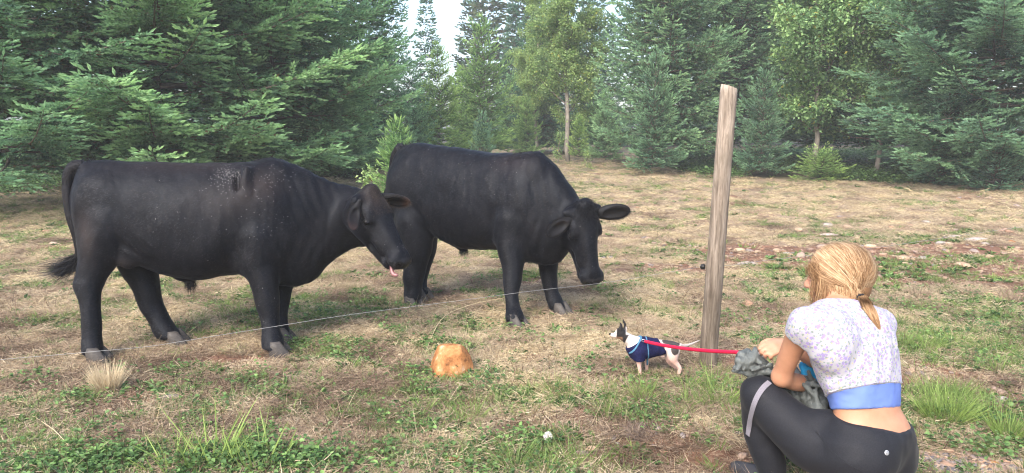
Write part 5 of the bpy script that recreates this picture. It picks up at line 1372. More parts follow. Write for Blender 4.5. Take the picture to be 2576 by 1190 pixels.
if 'nodog' not in TEST:
    DD_ = 4.03
    q = lambda x, y, d=0.0: at(x, y, DD_ + d)
    u = DD_ / FPX * 1.0
    Fd = Field(at(1525, 970, DD_ - .12) - [.02, .0, .05], np.array([at(1770, 800, DD_ + .3)[0] + .02, DD_ + .34, .36]), .004)
    fl = ((0, 1, 0), .80)
    Fd.chain([q(1599, 870), q(1618, 875), q(1648, 874), q(1674, 871), q(1694, 876)], [22.5 * u, 24 * u, 20.5 * u, 15.5 * u, 17.5 * u], .02, 5, fl)
    Fd.ell(q(1602, 878), (20 * u, 17 * u, 24 * u), .02)
    torso = Fd.F.copy()
    Fd.chain([q(1600, 864), q(1586, 856), q(1573, 848), q(1563, 840)], [17 * u, 14.5 * u, 12.5 * u, 12 * u], .015, 4)
    Fd.ell(q(1561, 836), (13.5 * u, 12 * u, 12.5 * u), .01); Fd.chain([q(1555, 842), q(1546, 843), q(1538, 842.5)], [9 * u, 6.2 * u, 4.2 * u], .008, 4); Fd.cone(q(1557, 847), q(1542, 847), 6 * u, 3.2 * u, .006)
    for a, b_, d in (((1560, 828), (1560, 810), -.018), ((1571, 828), (1567, 802), .016)):
        Fd.chain([q(*a, d), q((a[0] * .5 + b_[0] * .5) + 1, (a[1] + b_[1]) / 2, d), q(*b_, d)], [7.0 * u, 5.2 * u, 1.2 * u], .006, 4, ((0, 1, 0), .55))
        Fd.ell(q(a[0] - 4, a[1] - 9, d - .004), (3.2 * u, 6 * u, 8 * u), .004, op='s')
    near, far_ = -.035, .035
    for pts, d0, d1 in (([(1606, 888, 11), (1607, 905, 8), (1608, 920, 5.6), (1610, 936, 4.3), (1609, 944, 4.4), (1602, 951, 5)], near, near), ([(1626, 888, 10), (1627, 905, 7), (1627, 918, 5), (1627, 930, 4), (1626, 936, 4.2), (1620, 941, 4.6)], far_, .06),
                        ([(1694, 880, 17), (1692, 898, 14), (1696, 909, 9), (1705, 919, 6), (1710, 927, 5.4), (1708, 938, 4.4), (1706, 946, 4.6), (1698, 952, 4.8)], near * .8, near), ([(1690, 882, 14), (1684, 902, 11), (1690, 915, 7), (1699, 924, 5), (1700, 934, 4.2), (1694, 940, 4.6)], far_, .07)):
        n = len(pts); Fd.chain([q(x, y, d0 + (d1 - d0) * i / (n - 1)) for i, (x, y, r) in enumerate(pts)], [r * u for x, y, r in pts], .010, 4)
    Fd.ell(q(1667, 896, 0), (7 * u, 4 * u, 4 * u), .01)
    Fd.chain([q(1708, 868), q(1722, 870, .06), q(1740, 865, .14), q(1760, 856, .24)], [6 * u, 4 * u, 3.2 * u, 1.8 * u], .008, 4)
    V, Q = Fd.mesh(2); px, py = project(V)
    col = np.tile([.62, .52, .48], (len(V), 1))
    pink = smooth01((py - 880) / 30)[:, None]; col = col * (1 - pink) + pink * np.array([.62, .40, .34])
    def blot(c, m_): return c * (1 - m_[:, None]) + m_[:, None] * np.array([.018, .016, .017])
    nz = (fbm(px, py, 14, 5) - .5) * 10
    head = smooth01((1586 - px - .55 * (py - 838) + nz * .4) / 3) * smooth01((px - 1549 + .3 * nz) / 3)
    blaze = smooth01((1567 - px) / 3) * smooth01((px - 1552) / 3) * 0
    ears_ = smooth01((829 - py) / 3); tanm = smooth01((py - 846) / 4) * smooth01((1568 - px) / 4)
    col = blot(col, np.clip(head + ears_, 0, 1)); col = col * (1 - tanm[:, None] * .7) + tanm[:, None] * .7 * np.array([.36, .20, .12])
    wh = smooth01((px - 1573) / 3) * smooth01((830 - py + 14) / 4) * smooth01((py - 820) / 4) * smooth01((1590 - px) / 4)
    col = col * (1 - wh[:, None]) + wh[:, None] * np.array([.62, .56, .53])
    patch = np.exp(-(((px - 1688) / 22) ** 2 + ((py - 861 - .2 * (px - 1690)) / 9) ** 2) ** 1.5) + np.exp(-(((px - 1698) / 10) ** 2 + ((py - 880) / 14) ** 2) ** 1.5) * .9 + np.exp(-(((px - 1658) / 14) ** 2 + ((py - 880) / 16) ** 2) ** 1.5)
    col = blot(col, smooth01((np.clip(patch, 0, 1) + nz * .02 - .30) / .12) * .96)
    col *= (.9 + .2 * rs.rand(len(V)))[:, None]
    m, nt, b = mat('dog_coat', .65, .25, sheen=.1); a = N(nt, 'ShaderNodeVertexColor', layer_name='Col'); nt.links.new(a.outputs[0], b.inputs['Base Color']); bump(nt, b, noise(nt, 240, 3).outputs[0], .25, .002)
    dog = thing('dog', 'small black and white dog in a navy sweater standing alert beside the post', 'dog', (q(1650, 900)[0], DD_, 0)); do = np.array(dog.location)
    body = link('body', mk_mesh('body', V - do, Q, m, True, col=col), dog)
    SW = simple('navy_knit', (.010, .012, .050), .9, .15, .35, 220, .6, .004, (1, 1, .5))
    G_ = torso - .010; Fs = Field.__new__(Field); Fs.__dict__.update(Fd.__dict__)
    Fs.F = torso.copy(); Fs.chain([q(1600, 866), q(1589, 858)], [19 * u, 15.5 * u], .015, 4)
    for x, d in ((1607, near), (1626, far_)): Fs.cone(q(x, 885, d), q(x + 1, 902, d), 14 * u, 11 * u, .015)
    Fs.rough(.006, .03, 4, (1, 1, 1)); Fs.F = Fs.F - .008
    top_ = q(1665, 848); G_ = clip(Fs, Fs.F, [(q(1667, 870), q(1690, 862) - q(1667, 868) + [0, 0, .02]), (q(1593, 863), q(1580, 848) - q(1593, 866)), (q(1640, 903), (0, 0, -1))])
    V, Q = Fs.mesh(1, G_); sw = link('sweater', mk_mesh('sweater', V - do, Q, SW, True), dog)
    HB = simple('blue_webbing', (.07, .19, .30), .7, .3, .15, 200)
    for cx, w_, tilt in ((1626, .0040, .10), (1600, .0045, -.75)):
        c = q(cx, 862); n = unit([1, 0, tilt]); G_ = clip(Fs, Fs.F - .0028, [(c + n * w_, n), (c - n * w_, -n)], .002)
        if cx == 1600: G_ = clip(Fs, G_, [(q(1600, 886), (0, 0, -1))], .002)
        V, Q = Fs.mesh(0, G_)
        if len(Q): link('harness', mk_mesh('harness', V - do, Q, HB, True), dog)
    DE, _n, _b = mat('dog_eye', .1, .6); _b.inputs['Base Color'].default_value = (.01, .008, .006, 1)
    ball(q(1553.5, 836.5, -.020) - do, .0048, DE, 'eye', dog); ball(q(1553.5, 836.5, .020) - do, .0048, DE, 'eye', dog)
    ball(q(1534.5, 840.5) - do, .0068, DE, 'nose', dog, (1, 1.1, .8))
    log('dog')

DS = .95
def w_(x, y, d): return at(x, y, d * DS)
HANDP = w_(1862, 884, 2.84)
if 'noperson' not in TEST:
    SKINM, nt, b = mat('skin', .48, .35); a = N(nt, 'ShaderNodeVertexColor', layer_name='Col')
    n = noise(nt, 30, 4); r_ = ramp(nt, n.outputs[0], [(.3, (.92, .90, .88)), (.7, (1.06, 1.05, 1.04))]); nt.links.new(mixc(nt, 1.0, a.outputs[0], r_.outputs[0], 'MULTIPLY'), b.inputs['Base Color'])
    b.inputs['Subsurface Weight'].default_value = .12; b.inputs['Subsurface Radius'].default_value = (.012, .004, .002); b.inputs['Subsurface Scale'].default_value = 1
    bump(nt, b, noise(nt, 400, 3).outputs[0], .12, .001)
    hipc = w_(2196, 1105, 2.60)
    lo = np.array([at(1830, 900, 2.5)[0] - .03, 2.16, -.01]); hi = np.array([at(2330, 900, 2.8)[0] + .04, 3.02, 1.0])
    FP = Field(lo, hi, .0085)
    rv = unit([.82, .57, 0]); fw = unit([-.57, .82, 0])
    fl = (rv, 1.62)
    # torso
    FP.chain([w_(2198, 1100, 2.62), w_(2182, 1050, 2.64), w_(2174, 990, 2.665), w_(2152, 900, 2.70), w_(2136, 840, 2.72), w_(2120, 806, 2.74)], [.100, .084, .088, .102, .098, .072], .03, 6, fl)
    Ls, Rs_ = w_(2027, 820, 2.60), w_(2204, 822, 2.80)
    nb_ = w_(2112, 792, 2.76)
    FP.cone(nb_, Ls, .055, .046, .05); FP.cone(nb_, Rs_, .055, .046, .05)
    for s, c in ((-1, w_(2085, 850, 2.58)), (1, w_(2185, 855, 2.70))): FP.ell(c, (.07, .045, .085), .05)   # shoulder blades
    FP.ell(w_(2120, 905, 2.92), (.10, .07, .08), .05)                                                       # chest
    FP.chain([w_(2230, 1078, 2.50), w_(2205, 1000, 2.52), w_(2180, 930, 2.55)], [.006, .007, .005], .03, op='s')   # spine furrow
    torsoF = FP.F.copy()
    # pelvis and legs
    FL_ = Field(lo, hi, .0085)
    FL_.chain([w_(2198, 1100, 2.62), w_(2186, 1062, 2.64), w_(2180, 1020, 2.655)], [.106, .092, .084], .03, 4, fl)
    pelvF = FL_.F.copy(); FL_.F[:] = 1
    FL_.ell(w_(2158, 1150, 2.56), (.118, .112, .110), .05); FL_.ell(w_(2212, 1148, 2.68), (.118, .112, .110), .05)
    FL_.chain([w_(2142, 1138, 2.60), w_(2050, 1116, 2.66), w_(1966, 1048, 2.74), w_(1914, 992, 2.80)], [.102, .092, .075, .060], .04, 6)
    FL_.chain([w_(1911, 992, 2.81), w_(1908, 1045, 2.84), w_(1918, 1100, 2.84), w_(1938, 1165, 2.83), w_(1945, 1200, 2.83)], [.058, .054, .056, .047, .038], .03, 6)
    FL_.chain([w_(2222, 1130, 2.75), w_(2120, 1075, 2.92), w_(2030, 1015, 3.02)], [.10, .088, .060], .04, 6)
    FL_.chain([w_(2030, 1015, 3.02), w_(2032, 1070, 3.06), w_(2040, 1130, 3.02)], [.056, .052, .036], .03, 6)
    legsF = FL_.F.copy(); legF = smin(pelvF, legsF, .05)
    # arms
    skinarm = (.46, .235, .145)
    El = w_(1966, 948, 2.76)
    FA = Field(lo, hi, .006)
    FA.chain([Ls, w_(2002, 858, 2.66), w_(1984, 900, 2.71), El], [.045, .039, .036, .031], .03, 5)
    Wl = w_(2064, 968, 2.93)
    FA.chain([El, w_(2005, 962, 2.82), Wl], [.031, .033, .023], .03, 5)
    Er = w_(2122, 932, 2.94); Wr = w_(1986, 870, 2.90)
    FA.chain([Rs_, w_(2180, 870, 2.88), Er], [.046, .047, .038], .03, 5)
    FA.chain([Er, w_(2060, 908, 2.93), Wr], [.038, .037, .024], .03, 5)
    def hand(F, wr, d, pd, side, k=.009, curl=1.0):
        """d: wrist->knuckles, pd: palm side, side: towards the thumb"""
        R = np.stack([unit(d), unit(side - unit(d) * np.dot(side, unit(d))), np.zeros(3)], 1); R[:, 2] = np.cross(R[:, 0], R[:, 1])
        if R[:, 2] @ np.asarray(pd) > 0: sg = 1
        else: sg = -1
        P = lambda x, y, z: wr + R @ np.array([x, y, z * sg])
        F.cone(P(.0, 0, 0), P(.03, 0, .0), .021, .022, .02)
        F.chain([P(.02, .004, 0), P(.05, .004, .002), P(.078, .003, .003)], [.019, .021, .018], .015, 3, (R[:, 1], 1.75))
        for i, (y, l) in enumerate(((.028, .070), (.009, .078), (-.010, .072), (-.027, .056))):
            F.chain([P(.075, y, .003), P(.075 + l * .42, y, .012), P(.075 + l * .66 * .95, y, .012 + l * .38 * curl), P(.075 + l * .52, y, .012 + l * .72 * curl)], [.0098, .0088, .0080, .0070], .006, 3)
        F.chain([P(.022, .022, .006), P(.05, .050, .012), P(.078, .052, .020), P(.098, .044, .030)], [.014, .0115, .0098, .0082], .010, 3)
    hand(FA, Wr, w_(1925, 874, 2.84) - Wr, np.array([-.1, .15, -1.]), np.array([.2, 1., .3]), curl=.55)
    hand(FA, Wl, unit([.5, .8, -.2]), np.array([0, .2, -1.]), np.array([-.6, .4, .3]))
    # head
    Rh = frame_of((-.83, .55, -.12)); hc_ = w_(2102, 697, 2.84)
    FH = Field(hc_ - [.17, .17, .21], hc_ + [.17, .17, .17], .0042)
    FH.frame(Rh, hc_, .96)
    FH.ell((-.018, 0, .028), (.098, .076, .090), .02); FH.ell((.034, 0, -.030), (.058, .060, .080), .03); FH.ell((.062, 0, -.098), (.026, .030, .020), .025)
    for s in (-1, 1):
        FH.chain([(.0, s * .060, -.045), (.015, s * .055, -.085), (.055, s * .028, -.102)], [.020, .016, .016], .02, 4)
        FH.ell((.060, s * .040, -.020), (.028, .022, .022), .02)
        FH.ell((.083, s * .032, .012), (.018, .020, .012), .012, op='s'); FH.ell((.074, s * .031, .011), (.015, .016, .012), .006)
        FH.ell((-.008, s * .078, -.012), (.017, .007, .030), .006); FH.ell((-.004, s * .086, -.008), (.009, .005, .017), .005, op='s')
    FH.ell((.076, 0, .030), (.018, .050, .013), .015)
    FH.chain([(.086, 0, .012), (.100, 0, -.012), (.110, 0, -.030)], [.009, .010, .0115], .010, 4); FH.ell((.100, 0, -.036), (.012, .018, .008), .008)
    FH.ell((.090, 0, -.060), (.012, .024, .006), .006); FH.ell((.088, 0, -.071), (.012, .021, .007), .006); FH.ell((.102, 0, -.0655), (.012, .030, .0016), .003, op='s')
    FH.frame()
    FH.cone(w_(2112, 800, 2.76), hc_ + Rh @ np.array([-.03, 0, -.05]), .056, .055, .03)
    # one continuous body mesh
    FB = Field(lo, hi, .006)
    def resample(src):
        X, Y, Z = np.meshgrid(*FB.ax, indexing='ij'); P = np.stack([X.ravel(), Y.ravel(), Z.ravel()], 1)
        out = np.full(len(P), 1.0); inside = np.all((P > src.lo + 1e-6) & (P < src.lo + (src.n - 1) * src.h - 1e-6), 1)
        out[inside] = src.value(P[inside]); return out.reshape(FB.F.shape).astype(np.float32)
    fT = Field(lo, hi, .0085); fT.F = torsoF; fLg = Field(lo, hi, .0085); fLg.F = legF
    rT, rL, rH = resample(fT), resample(fLg), resample(FH); rA = FA.F
    fLg.F = pelvF; rP = resample(fLg); fLg.F = legsF; rG = resample(fLg)
    skin_all = smin(smin(rT, rA, .025), rH, .02); skin_all = smin(skin_all, rL + .004, .01)
    FB.F = skin_all
    V, Q = FB.mesh(1)
    col = np.tile(skinarm, (len(V), 1)); px, py = project(V)
    face = np.exp(-(np.linalg.norm(V - (hc_ + Rh @ np.array([.06, -.0, -.04])), axis=1) / .07) ** 2)[:, None]; col = col * (1 - .6 * face) + .6 * face * np.array([.60, .31, .23])
    hnd = np.exp(-(np.linalg.norm(V - Wr, axis=1) / .13) ** 2)[:, None]; col = col * (1 - .6 * hnd) + .6 * hnd * np.array([.58, .31, .22])
    person = thing('person', 'person in floral top crouching at the right with back turned, holding the red leash', 'person', (hipc[0], hipc[1], 0)); po_ = np.array(person.location)
    link('body', mk_mesh('body', V - po_, Q, SKINM, True, col=col), person)
    # clothes follow the body
    A1, B1, C1 = w_(2068, 1000, 2.64), w_(2160, 972, 2.52), w_(2278, 968, 2.70)
    A2, B2, C2 = w_(2070, 1031, 2.64), w_(2185, 1029, 2.52), w_(2284, 1023, 2.70)
    A3, B3, C3 = w_(2072, 1036, 2.64), w_(2222, 1086, 2.51), w_(2288, 1060, 2.70)
    down = hipc - [0, 0, .3]; upw = w_(2150, 700, 2.7)
    def cut(F, g, p, n, k=.004): return clip(F, g, [(p, n)], k)
    la = unit(El - Ls); ra_ = unit(Er - Rs_)
    FS = Field(lo, hi, .006)
    for a_, d_ in ((Ls, la), (Rs_, ra_)):
        FS.cone(a_ - d_ * .02, a_ + d_ * .10, .047, .047, .01)
    g = FS.F.copy()
    g = np.maximum(cut(FS, g, Ls + la * .038, la), -1); X, Y, Z = np.meshgrid(*FS.ax, indexing='ij', sparse=True)
    dR = ((X - Rs_[0]) * ra_[0] + (Y - Rs_[1]) * ra_[1] + (Z - Rs_[2]) * ra_[2] - .038).astype(np.float32)
    right = ((X - nb_[0]) * rv[0] + (Y - nb_[1]) * rv[1]) > 0
    g = np.where(right, np.maximum(FS.F, dR), g)
    FS.F = smin(rT, g.astype(np.float32), .02); FS.rough(.006, .05, 6, (1, 1, .8)); FS.rough(.004, .022, 16, (1.5, 1.5, .6))
    pl = plane3(A1, B1, C1, down); g = cut(FS, FS.F - .011, *pl)
    nk = nb_ + unit(hc_ - nb_) * .035; g = cut(FS, g, nk, unit(hc_ - nb_), .004)
    V, Q = FS.mesh(2, g.astype(np.float32))
    m, nt, b = mat('floral_cotton', .85, .2, sheen=.1)
    tc = N(nt, 'ShaderNodeTexCoord')
    def vor(scale, off, rnd=1.0):
        mp = N(nt, 'ShaderNodeMapping'); mp.inputs['Location'].default_value = off; nt.links.new(tc.outputs['Object'], mp.inputs[0])
        n_ = N(nt, 'ShaderNodeTexNoise'); n_.inputs['Scale'].default_value = 70; mx_ = N(nt, 'ShaderNodeMix', data_type='RGBA'); mx_.inputs[0].default_value = .012
        nt.links.new(mp.outputs[0], n_.inputs['Vector']); nt.links.new(mp.outputs[0], mx_.inputs[6]); nt.links.new(n_.outputs['Color'], mx_.inputs[7])
        v = N(nt, 'ShaderNodeTexVoronoi'); v.inputs['Scale'].default_value = scale; v.inputs['Randomness'].default_value = rnd; nt.links.new(mx_.outputs[2], v.inputs['Vector']); return v
    c = (.40, .395, .445)
    for scale, off, stops, colr in ((62, (0, 0, 0), [(.36, (1,) * 3), (.44, (0,) * 3)], (.30, .24, .48)), (80, (.3, .1, .2), [(.28, (1,) * 3), (.36, (0,) * 3)], (.22, .27, .26)), (75, (.7, .5, .1), [(.16, (1,) * 3), (.22, (0,) * 3)], (.55, .48, .20)), (100, (.2, .8, .5), [(.22, (1,) * 3), (.30, (0,) * 3)], (.33, .36, .44))):
        v = vor(scale, off); r_ = ramp(nt, v.outputs['Distance'], stops); c = mixc(nt, r_.outputs[0], c, colr)
    nt.links.new(c, b.inputs['Base Color']); bump(nt, b, noise(nt, 300, 2).outputs[0], .3, .001)
    link('top', mk_mesh('top', V - po_, Q, m, True), person)
    # hem seam and blue underlayer
    g = FS.F - .0125; n1 = plane3(A1, B1, C1, down); g = cut(FS, g, n1[0] - n1[1] * .002, n1[1], .002); g = cut(FS, g, n1[0] - n1[1] * .010, -n1[1], .002)
    V, Q = FS.mesh(1, g.astype(np.float32)); link('hem', mk_mesh('hem', V - po_, Q, m, True), person)
    BLU = simple('blue_jersey', (.12, .19, .48), .75, .25, .06, 8, .1, .002)
    FU = Field(lo, hi, .006); FU.F = rT.copy(); FU.rough(.006, .05, 6, (1, 1, .8)); FU.rough(.002, .02, 9, (1, 1, 3)); g = FU.F - .0065
    g = cut(FU, g, *plane3(A2, B2, C2, down)); g = cut(FU, g, n1[0] - n1[1] * .03, -n1[1])
    V, Q = FU.mesh(1, g.astype(np.float32)); link('undershirt', mk_mesh('undershirt', V - po_, Q, BLU, True), person)
    m, nt, b = mat('charcoal_leggings', .65, .18, sheen=.05); n = noise(nt, 260, 2); r_ = ramp(nt, n.outputs[0], [(.3, (.010, .011, .014)), (.7, (.018, .019, .025))]); nt.links.new(r_.outputs[0], b.inputs['Base Color']); bump(nt, b, n.outputs[0], .15, .001)
    FG = Field(lo, hi, .006); FG.F = smin(cut(FU, rP - .006, *plane3(A3, B3, C3, upw)), rG - .007, .05); FG.rough(.003, .035, 12, (1, 1, 1))
    FG.ell(w_(2066, 1066, 2.655), (.045, .045, .045), .04)
    # creases where thigh meets trunk, and the curved seam
    g = cut(FG, FG.F, w_(1940, 1190, 2.83) - [0, 0, .02], (0, 0, -1))
    V, Q = FG.mesh(1, g.astype(np.float32)); leg = link('leggings', mk_mesh('leggings', V - po_, Q, m, True), person)
    FG2 = FG
    def on_surface(F, px, py, lift=.0, d0=1.9, d1=3.4, off=.0):
        ds = np.linspace(d0, d1, 500); P = np.array([at(px, py, d) for d in ds])
        ok = np.all((P > F.lo + .01) & (P < F.lo + (F.n - 1) * F.h - .01), 1); P = P[ok]
        v = F.value(P) - off; i = np.argmax(v < 0); p = P[i]; return p + F.grad(p[None])[0] * lift, F.grad(p[None])[0]
    sm = [on_surface(FG, x, y, .0034)[0] for x, y in ((2052, 1085), (2075, 1112), (2102, 1142), (2135, 1168), (2165, 1183))]
    mb = MB(); mb.add(*tube(catmull([s - po_ for s in sm], 8), .0016, 5)); mb.build('seam', m, person)
    # small round silvery emblem: disc, ring and a horseshoe mark
    lp, ln = on_surface(FG, 2230, 1139, .0015); LG, _n, b = mat('silver_print', .35, .5); b.inputs['Base Color'].default_value = (.50, .52, .56, 1); b.inputs['Metallic'].default_value = .3
    DK, _n, b = mat('emblem_dark', .5, .4); b.inputs['Base Color'].default_value = (.05, .05, .06, 1)
    fu = unit(np.cross([0, 0, 1], ln)); fv = np.cross(ln, fu); R_ = np.stack([fu, fv, ln], 1)
    mb = MB(); a = np.arange(20) * 2 * math.pi / 20; V = [np.stack([np.cos(a) * r0, np.sin(a) * r0, np.full(20, z)], 1) for r0, z in ((.0085, 0), (.0082, .0012))]
    mb.add(np.concatenate(V) @ R_.T + lp - po_, [(j, (j + 1) % 20, 20 + (j + 1) % 20, 20 + j) for j in range(20)] + [tuple(range(20, 40))]); em = mb.build('emblem', LG, person)
    pts = [(-.0042, -.0042, .0016), (-.002, -.0036, .0016), (-.0034, -.0005, .0016), (-.0030, .0028, .0016), (0, .0042, .0016), (.0030, .0028, .0016), (.0034, -.0005, .0016), (.002, -.0036, .0016), (.0042, -.0042, .0016)]
    mb = MB(); mb.add(*tube(np.array(catmull(pts, 4)) @ R_.T + lp - po_, .0008, 5)); mb.build('mark', DK, em)
    # shoes
    SHM = simple('dark_shoe', (.03, .03, .035), .6, .3, .3); 
    for k, p in enumerate((w_(1945, 1200, 2.83), w_(2042, 1138, 3.02))):
        p = np.array([p[0], p[1], 0]); Fz = Field(p + [-.22, -.12, -.02], p + [.14, .30, .16], .008); f_ = fw
        gz_ = float(terrain(p[0], p[1])); p[2] = gz_
        Fz.chain([p - f_ * .04 + [0, 0, .045], p + f_ * .06 + [0, 0, .04], p + f_ * .17 + [0, 0, .03]], [.040, .040, .030], .03, 4); Fz.cone(p + [0, 0, .06], p + [0, 0, .10], .042, .038, .02)
        g = clip(Fz, Fz.F, [(p + [0, 0, .004], (0, 0, -1))]); V, Q = Fz.mesh(1, g.astype(np.float32)); link('shoe', mk_mesh('shoe', V - po_, Q, SHM, True), person)
    # face details
    EW, _n, b = mat('eye_white', .15, .5); b.inputs['Base Color'].default_value = (.6, .58, .56, 1)
    for s in (-1, 1):
        p = hc_ + Rh @ (np.array([.0735, s * .031, .011]) * .96) - po_; e = ball(p, .0115, EW, 'eye', person); ball(p + Rh @ np.array([.0075, 0, 0]), .0055, DE if 'nodog' not in TEST else EW, 'iris', e)
    # hair: a cap over the skull, loose strands on top, short pony tail
    m, nt, b = mat('blond_hair', .6, .25); a_ = N(nt, 'ShaderNodeAttribute', attribute_name='age'); r_ = ramp(nt, a_.outputs['Fac'], [(0, (.09, .045, .022)), (.35, (.22, .12, .058)), (.7, (.48, .31, .17)), (1, (.68, .52, .34))]); nt.links.new(r_.outputs[0], b.inputs['Base Color'])
    HR = m; r2_ = np.random.RandomState(9)
    FC = Field(hc_ - [.17, .17, .17], hc_ + [.17, .17, .17], .005); FC.frame(Rh, hc_, .96)
    FC.ell((-.026, 0, .034), (.108, .088, .098), .02); FC.ell((-.055, 0, -.045), (.070, .072, .060), .03)
    FC.ell((.10, 0, -.055), (.105, .10, .085), .02, op='s'); FC.ell((.095, 0, .015), (.05, .09, .035), .02, op='s')
    FC.frame(); V, Q = FC.mesh(1)
    lz = (V - hc_) @ Rh
    hair = link('hair', mk_mesh('hair', V - po_, Q, HR, True, attr={'age': np.clip(.30 + 2.2 * lz[:, 2] + .15 * r2_.rand(len(V)), 0.05, .6)}), person)
    tie = w_(2160, 748, 2.74); ht = (tie - hc_) @ Rh / .96
    n = 7000; th = r2_.uniform(-2.5, 2.5, n); fr_ = r2_.rand(n)
    # start points: near the front hairline and parting; ends: gathered at the tie
    az = r2_.uniform(-1, 1, n); elv = r2_.uniform(.02, 1.0, n)
    S = np.stack([.085 * (1 - 1.4 * elv * np.abs(r2_.rand(n))), az * .088 * np.sqrt(1 - .5 * elv ** 2), .012 + .118 * elv ** .6], 1)
    bk = r2_.rand(n) < .45; S[bk] = np.stack([r2_.uniform(-.15, .02, bk.sum()), az[bk] * .085, .0 + .12 * r2_.rand(bk.sum())], 1)
    c0 = np.array([-.026, 0, .028]); 
    def dirs(P): d = (P - c0) / np.array([.108, .088, .100]); return d / np.linalg.norm(d, axis=1)[:, None]
    d0 = dirs(S); d1 = dirs(np.tile(ht, (n, 1))); steps = 11; T_ = np.linspace(0, 1, steps)
    mid = unit(np.array([-.4, 0, .2])) ; rows = []
    sd_ = np.sign(az)[:, None] * np.array([0, 1., 0]) * (.55 * (1 - elv)[:, None] + .15)
    rr = 1.03 + .10 * r2_.rand(n)[:, None]
    for t in T_:
        d = d0 * (1 - t) + d1 * t + sd_ * math.sin(t * math.pi) * .8 + np.array([-.25, 0, -.05]) * math.sin(t * math.pi); d /= np.linalg.norm(d, axis=1)[:, None]
        wv = 1 + .020 * np.sin(t * 9 + np.round(fr_ * 14) * .9)[:, None] + .03 * np.sin(t * 6 + az * 9)[:, None] * math.sin(t * 3.14)
        p = c0 + d * np.array([.108, .088, .100]) * (rr * (1 - .02 * t)) * wv
        e = smooth01((t - .72) / .28); p = p * (1 - e) + (ht + r2_.randn(n, 3) * .010) * e
        rows.append(p)
    def ribbons(rows, wid, age, name, parent):
        R3 = np.stack(rows, 1) * .96 @ Rh.T + hc_ - po_; n_, m_, _ = R3.shape; tg = np.gradient(R3, axis=1); cdir = R3 - (hc_ - po_); sdv = np.cross(tg, cdir); sdv /= np.linalg.norm(sdv, axis=2)[:, :, None] + 1e-9
        ww = wid * np.interp(np.linspace(0, 1, m_), [0, .15, .8, 1], [.5, 1, 1, .3])[None, :, None]
        V = np.stack([R3 - sdv * ww, R3 + sdv * ww], 2).reshape(-1, 3); b_ = (np.arange(n_)[:, None] * m_ + np.arange(m_ - 1)[None]).ravel() * 2
        F = np.stack([b_, b_ + 1, b_ + 3, b_ + 2], 1); o = link(name, mk_mesh(name, V, F, HR, True, attr={'age': np.repeat(np.clip(age, 0, 1), m_ * 2)}), parent); o['kind'] = 'stuff'; return o
    age = .42 + .38 * elv + .10 * r2_.randn(n) + .28 * np.sin(az * 17 + elv * 9) * .6 + .10 * np.sin(az * 41) - .25 * (1 - elv) * (S[:, 0] < .02)
    ribbons(rows, .0008, age, 'hair_strands', hair)
    # strands falling beside the face and behind the ear to the shoulder
    n = 380; s0 = np.stack([r2_.uniform(.035, .085, n), r2_.choice([-1, 1], n, p=[.3, .7]) * r2_.uniform(.066, .084, n), r2_.uniform(.03, .075, n)], 1); rows = []
    for t in np.linspace(0, 1, 9): rows.append(s0 + np.stack([(-.030 + .02 * np.sin(fr_[:n] * 9)) * t ** 1.2, .006 * np.sin(t * 5 + fr_[:n] * 6) * np.sign(s0[:, 1]), -(.06 + .11 * fr_[:n]) * t], 1) + r2_.randn(n, 3) * .0025 * t + np.stack([.012 * np.sin(t * 5 + fr_[:n] * 4), np.zeros(n), np.zeros(n)], 1))
    ribbons(rows, .0009, .15 + .55 * r2_.rand(n), 'loose_strands', hair)
    n = 800; s0 = np.stack([r2_.uniform(-.06, .01, n), r2_.choice([-1, 1], n, p=[.3, .7]) * r2_.uniform(.072, .088, n), r2_.uniform(-.02, .06, n)], 1); rows = []
    for t in np.linspace(0, 1, 9): rows.append(s0 + np.stack([(.0 - .055 * fr_[:n]) * t, .004 * np.sin(t * 6 + fr_[:n] * 6), -(.08 + .08 * fr_[n:2 * n]) * t + .02 * t * t], 1) + np.stack([.010 * np.sin(t * 6 + fr_[:n] * 3), np.zeros(n), np.zeros(n)], 1))
    ribbons(rows, .0010, .25 + .6 * r2_.rand(n), 'loose_strands', hair)
    # pony tail
    n = 1500; tp = np.array([(w_(*p) - hc_) @ Rh / .96 for p in ((2156, 742, 2.76), (2168, 752, 2.715), (2184, 778, 2.66), (2196, 800, 2.64), (2210, 826, 2.635))]); cc = catmull(tp, 3); m_ = len(cc); rows = []
    o0 = r2_.randn(n, 3); o0 /= np.linalg.norm(o0, axis=1)[:, None]; o0 *= r2_.rand(n)[:, None] ** .5
    for i, c_ in enumerate(cc):
        t = i / (m_ - 1); rad = np.interp(t, [0, .12, .4, .8, 1], [.014, .011, .024, .017, .008]); rows.append(c_ + o0 * rad + .004 * np.sin(t * 10 + fr_[:n] * 20)[:, None] * o0[:, ::-1])
    ribbons(rows, .0010, .34 + .3 * r2_.rand(n) - .1 * (o0[:, 2] < 0), 'pony_tail', hair)
    TIE = simple('hair_tie', (.02, .018, .02), .7, .2); P_ = [hc_ + Rh @ (cc[1] + np.array([math.cos(a) * .004, math.cos(a) * .012, math.sin(a) * .014])) * 1 - po_ for a in np.linspace(0, 6.283, 14)]
    tp_ = w_(2166, 749, 2.715) - po_; ang = unit(w_(2184, 778, 2.66) - w_(2156, 742, 2.76)); e1_ = unit(np.cross(ang, [0, 0, 1])); e2_ = np.cross(ang, e1_)
    mb = MB(); mb.add(*tube([tp_ + e1_ * math.cos(a) * .013 + e2_ * math.sin(a) * .013 for a in np.linspace(0, 6.283, 16)], .0045, 6, False)); mb.build('hair_tie', TIE, hair)
    log('person')

    # ---- grey jacket bunched on the lap and in the hand
    FJ = Field(lo - [.06, 0, 0], hi, .0045)
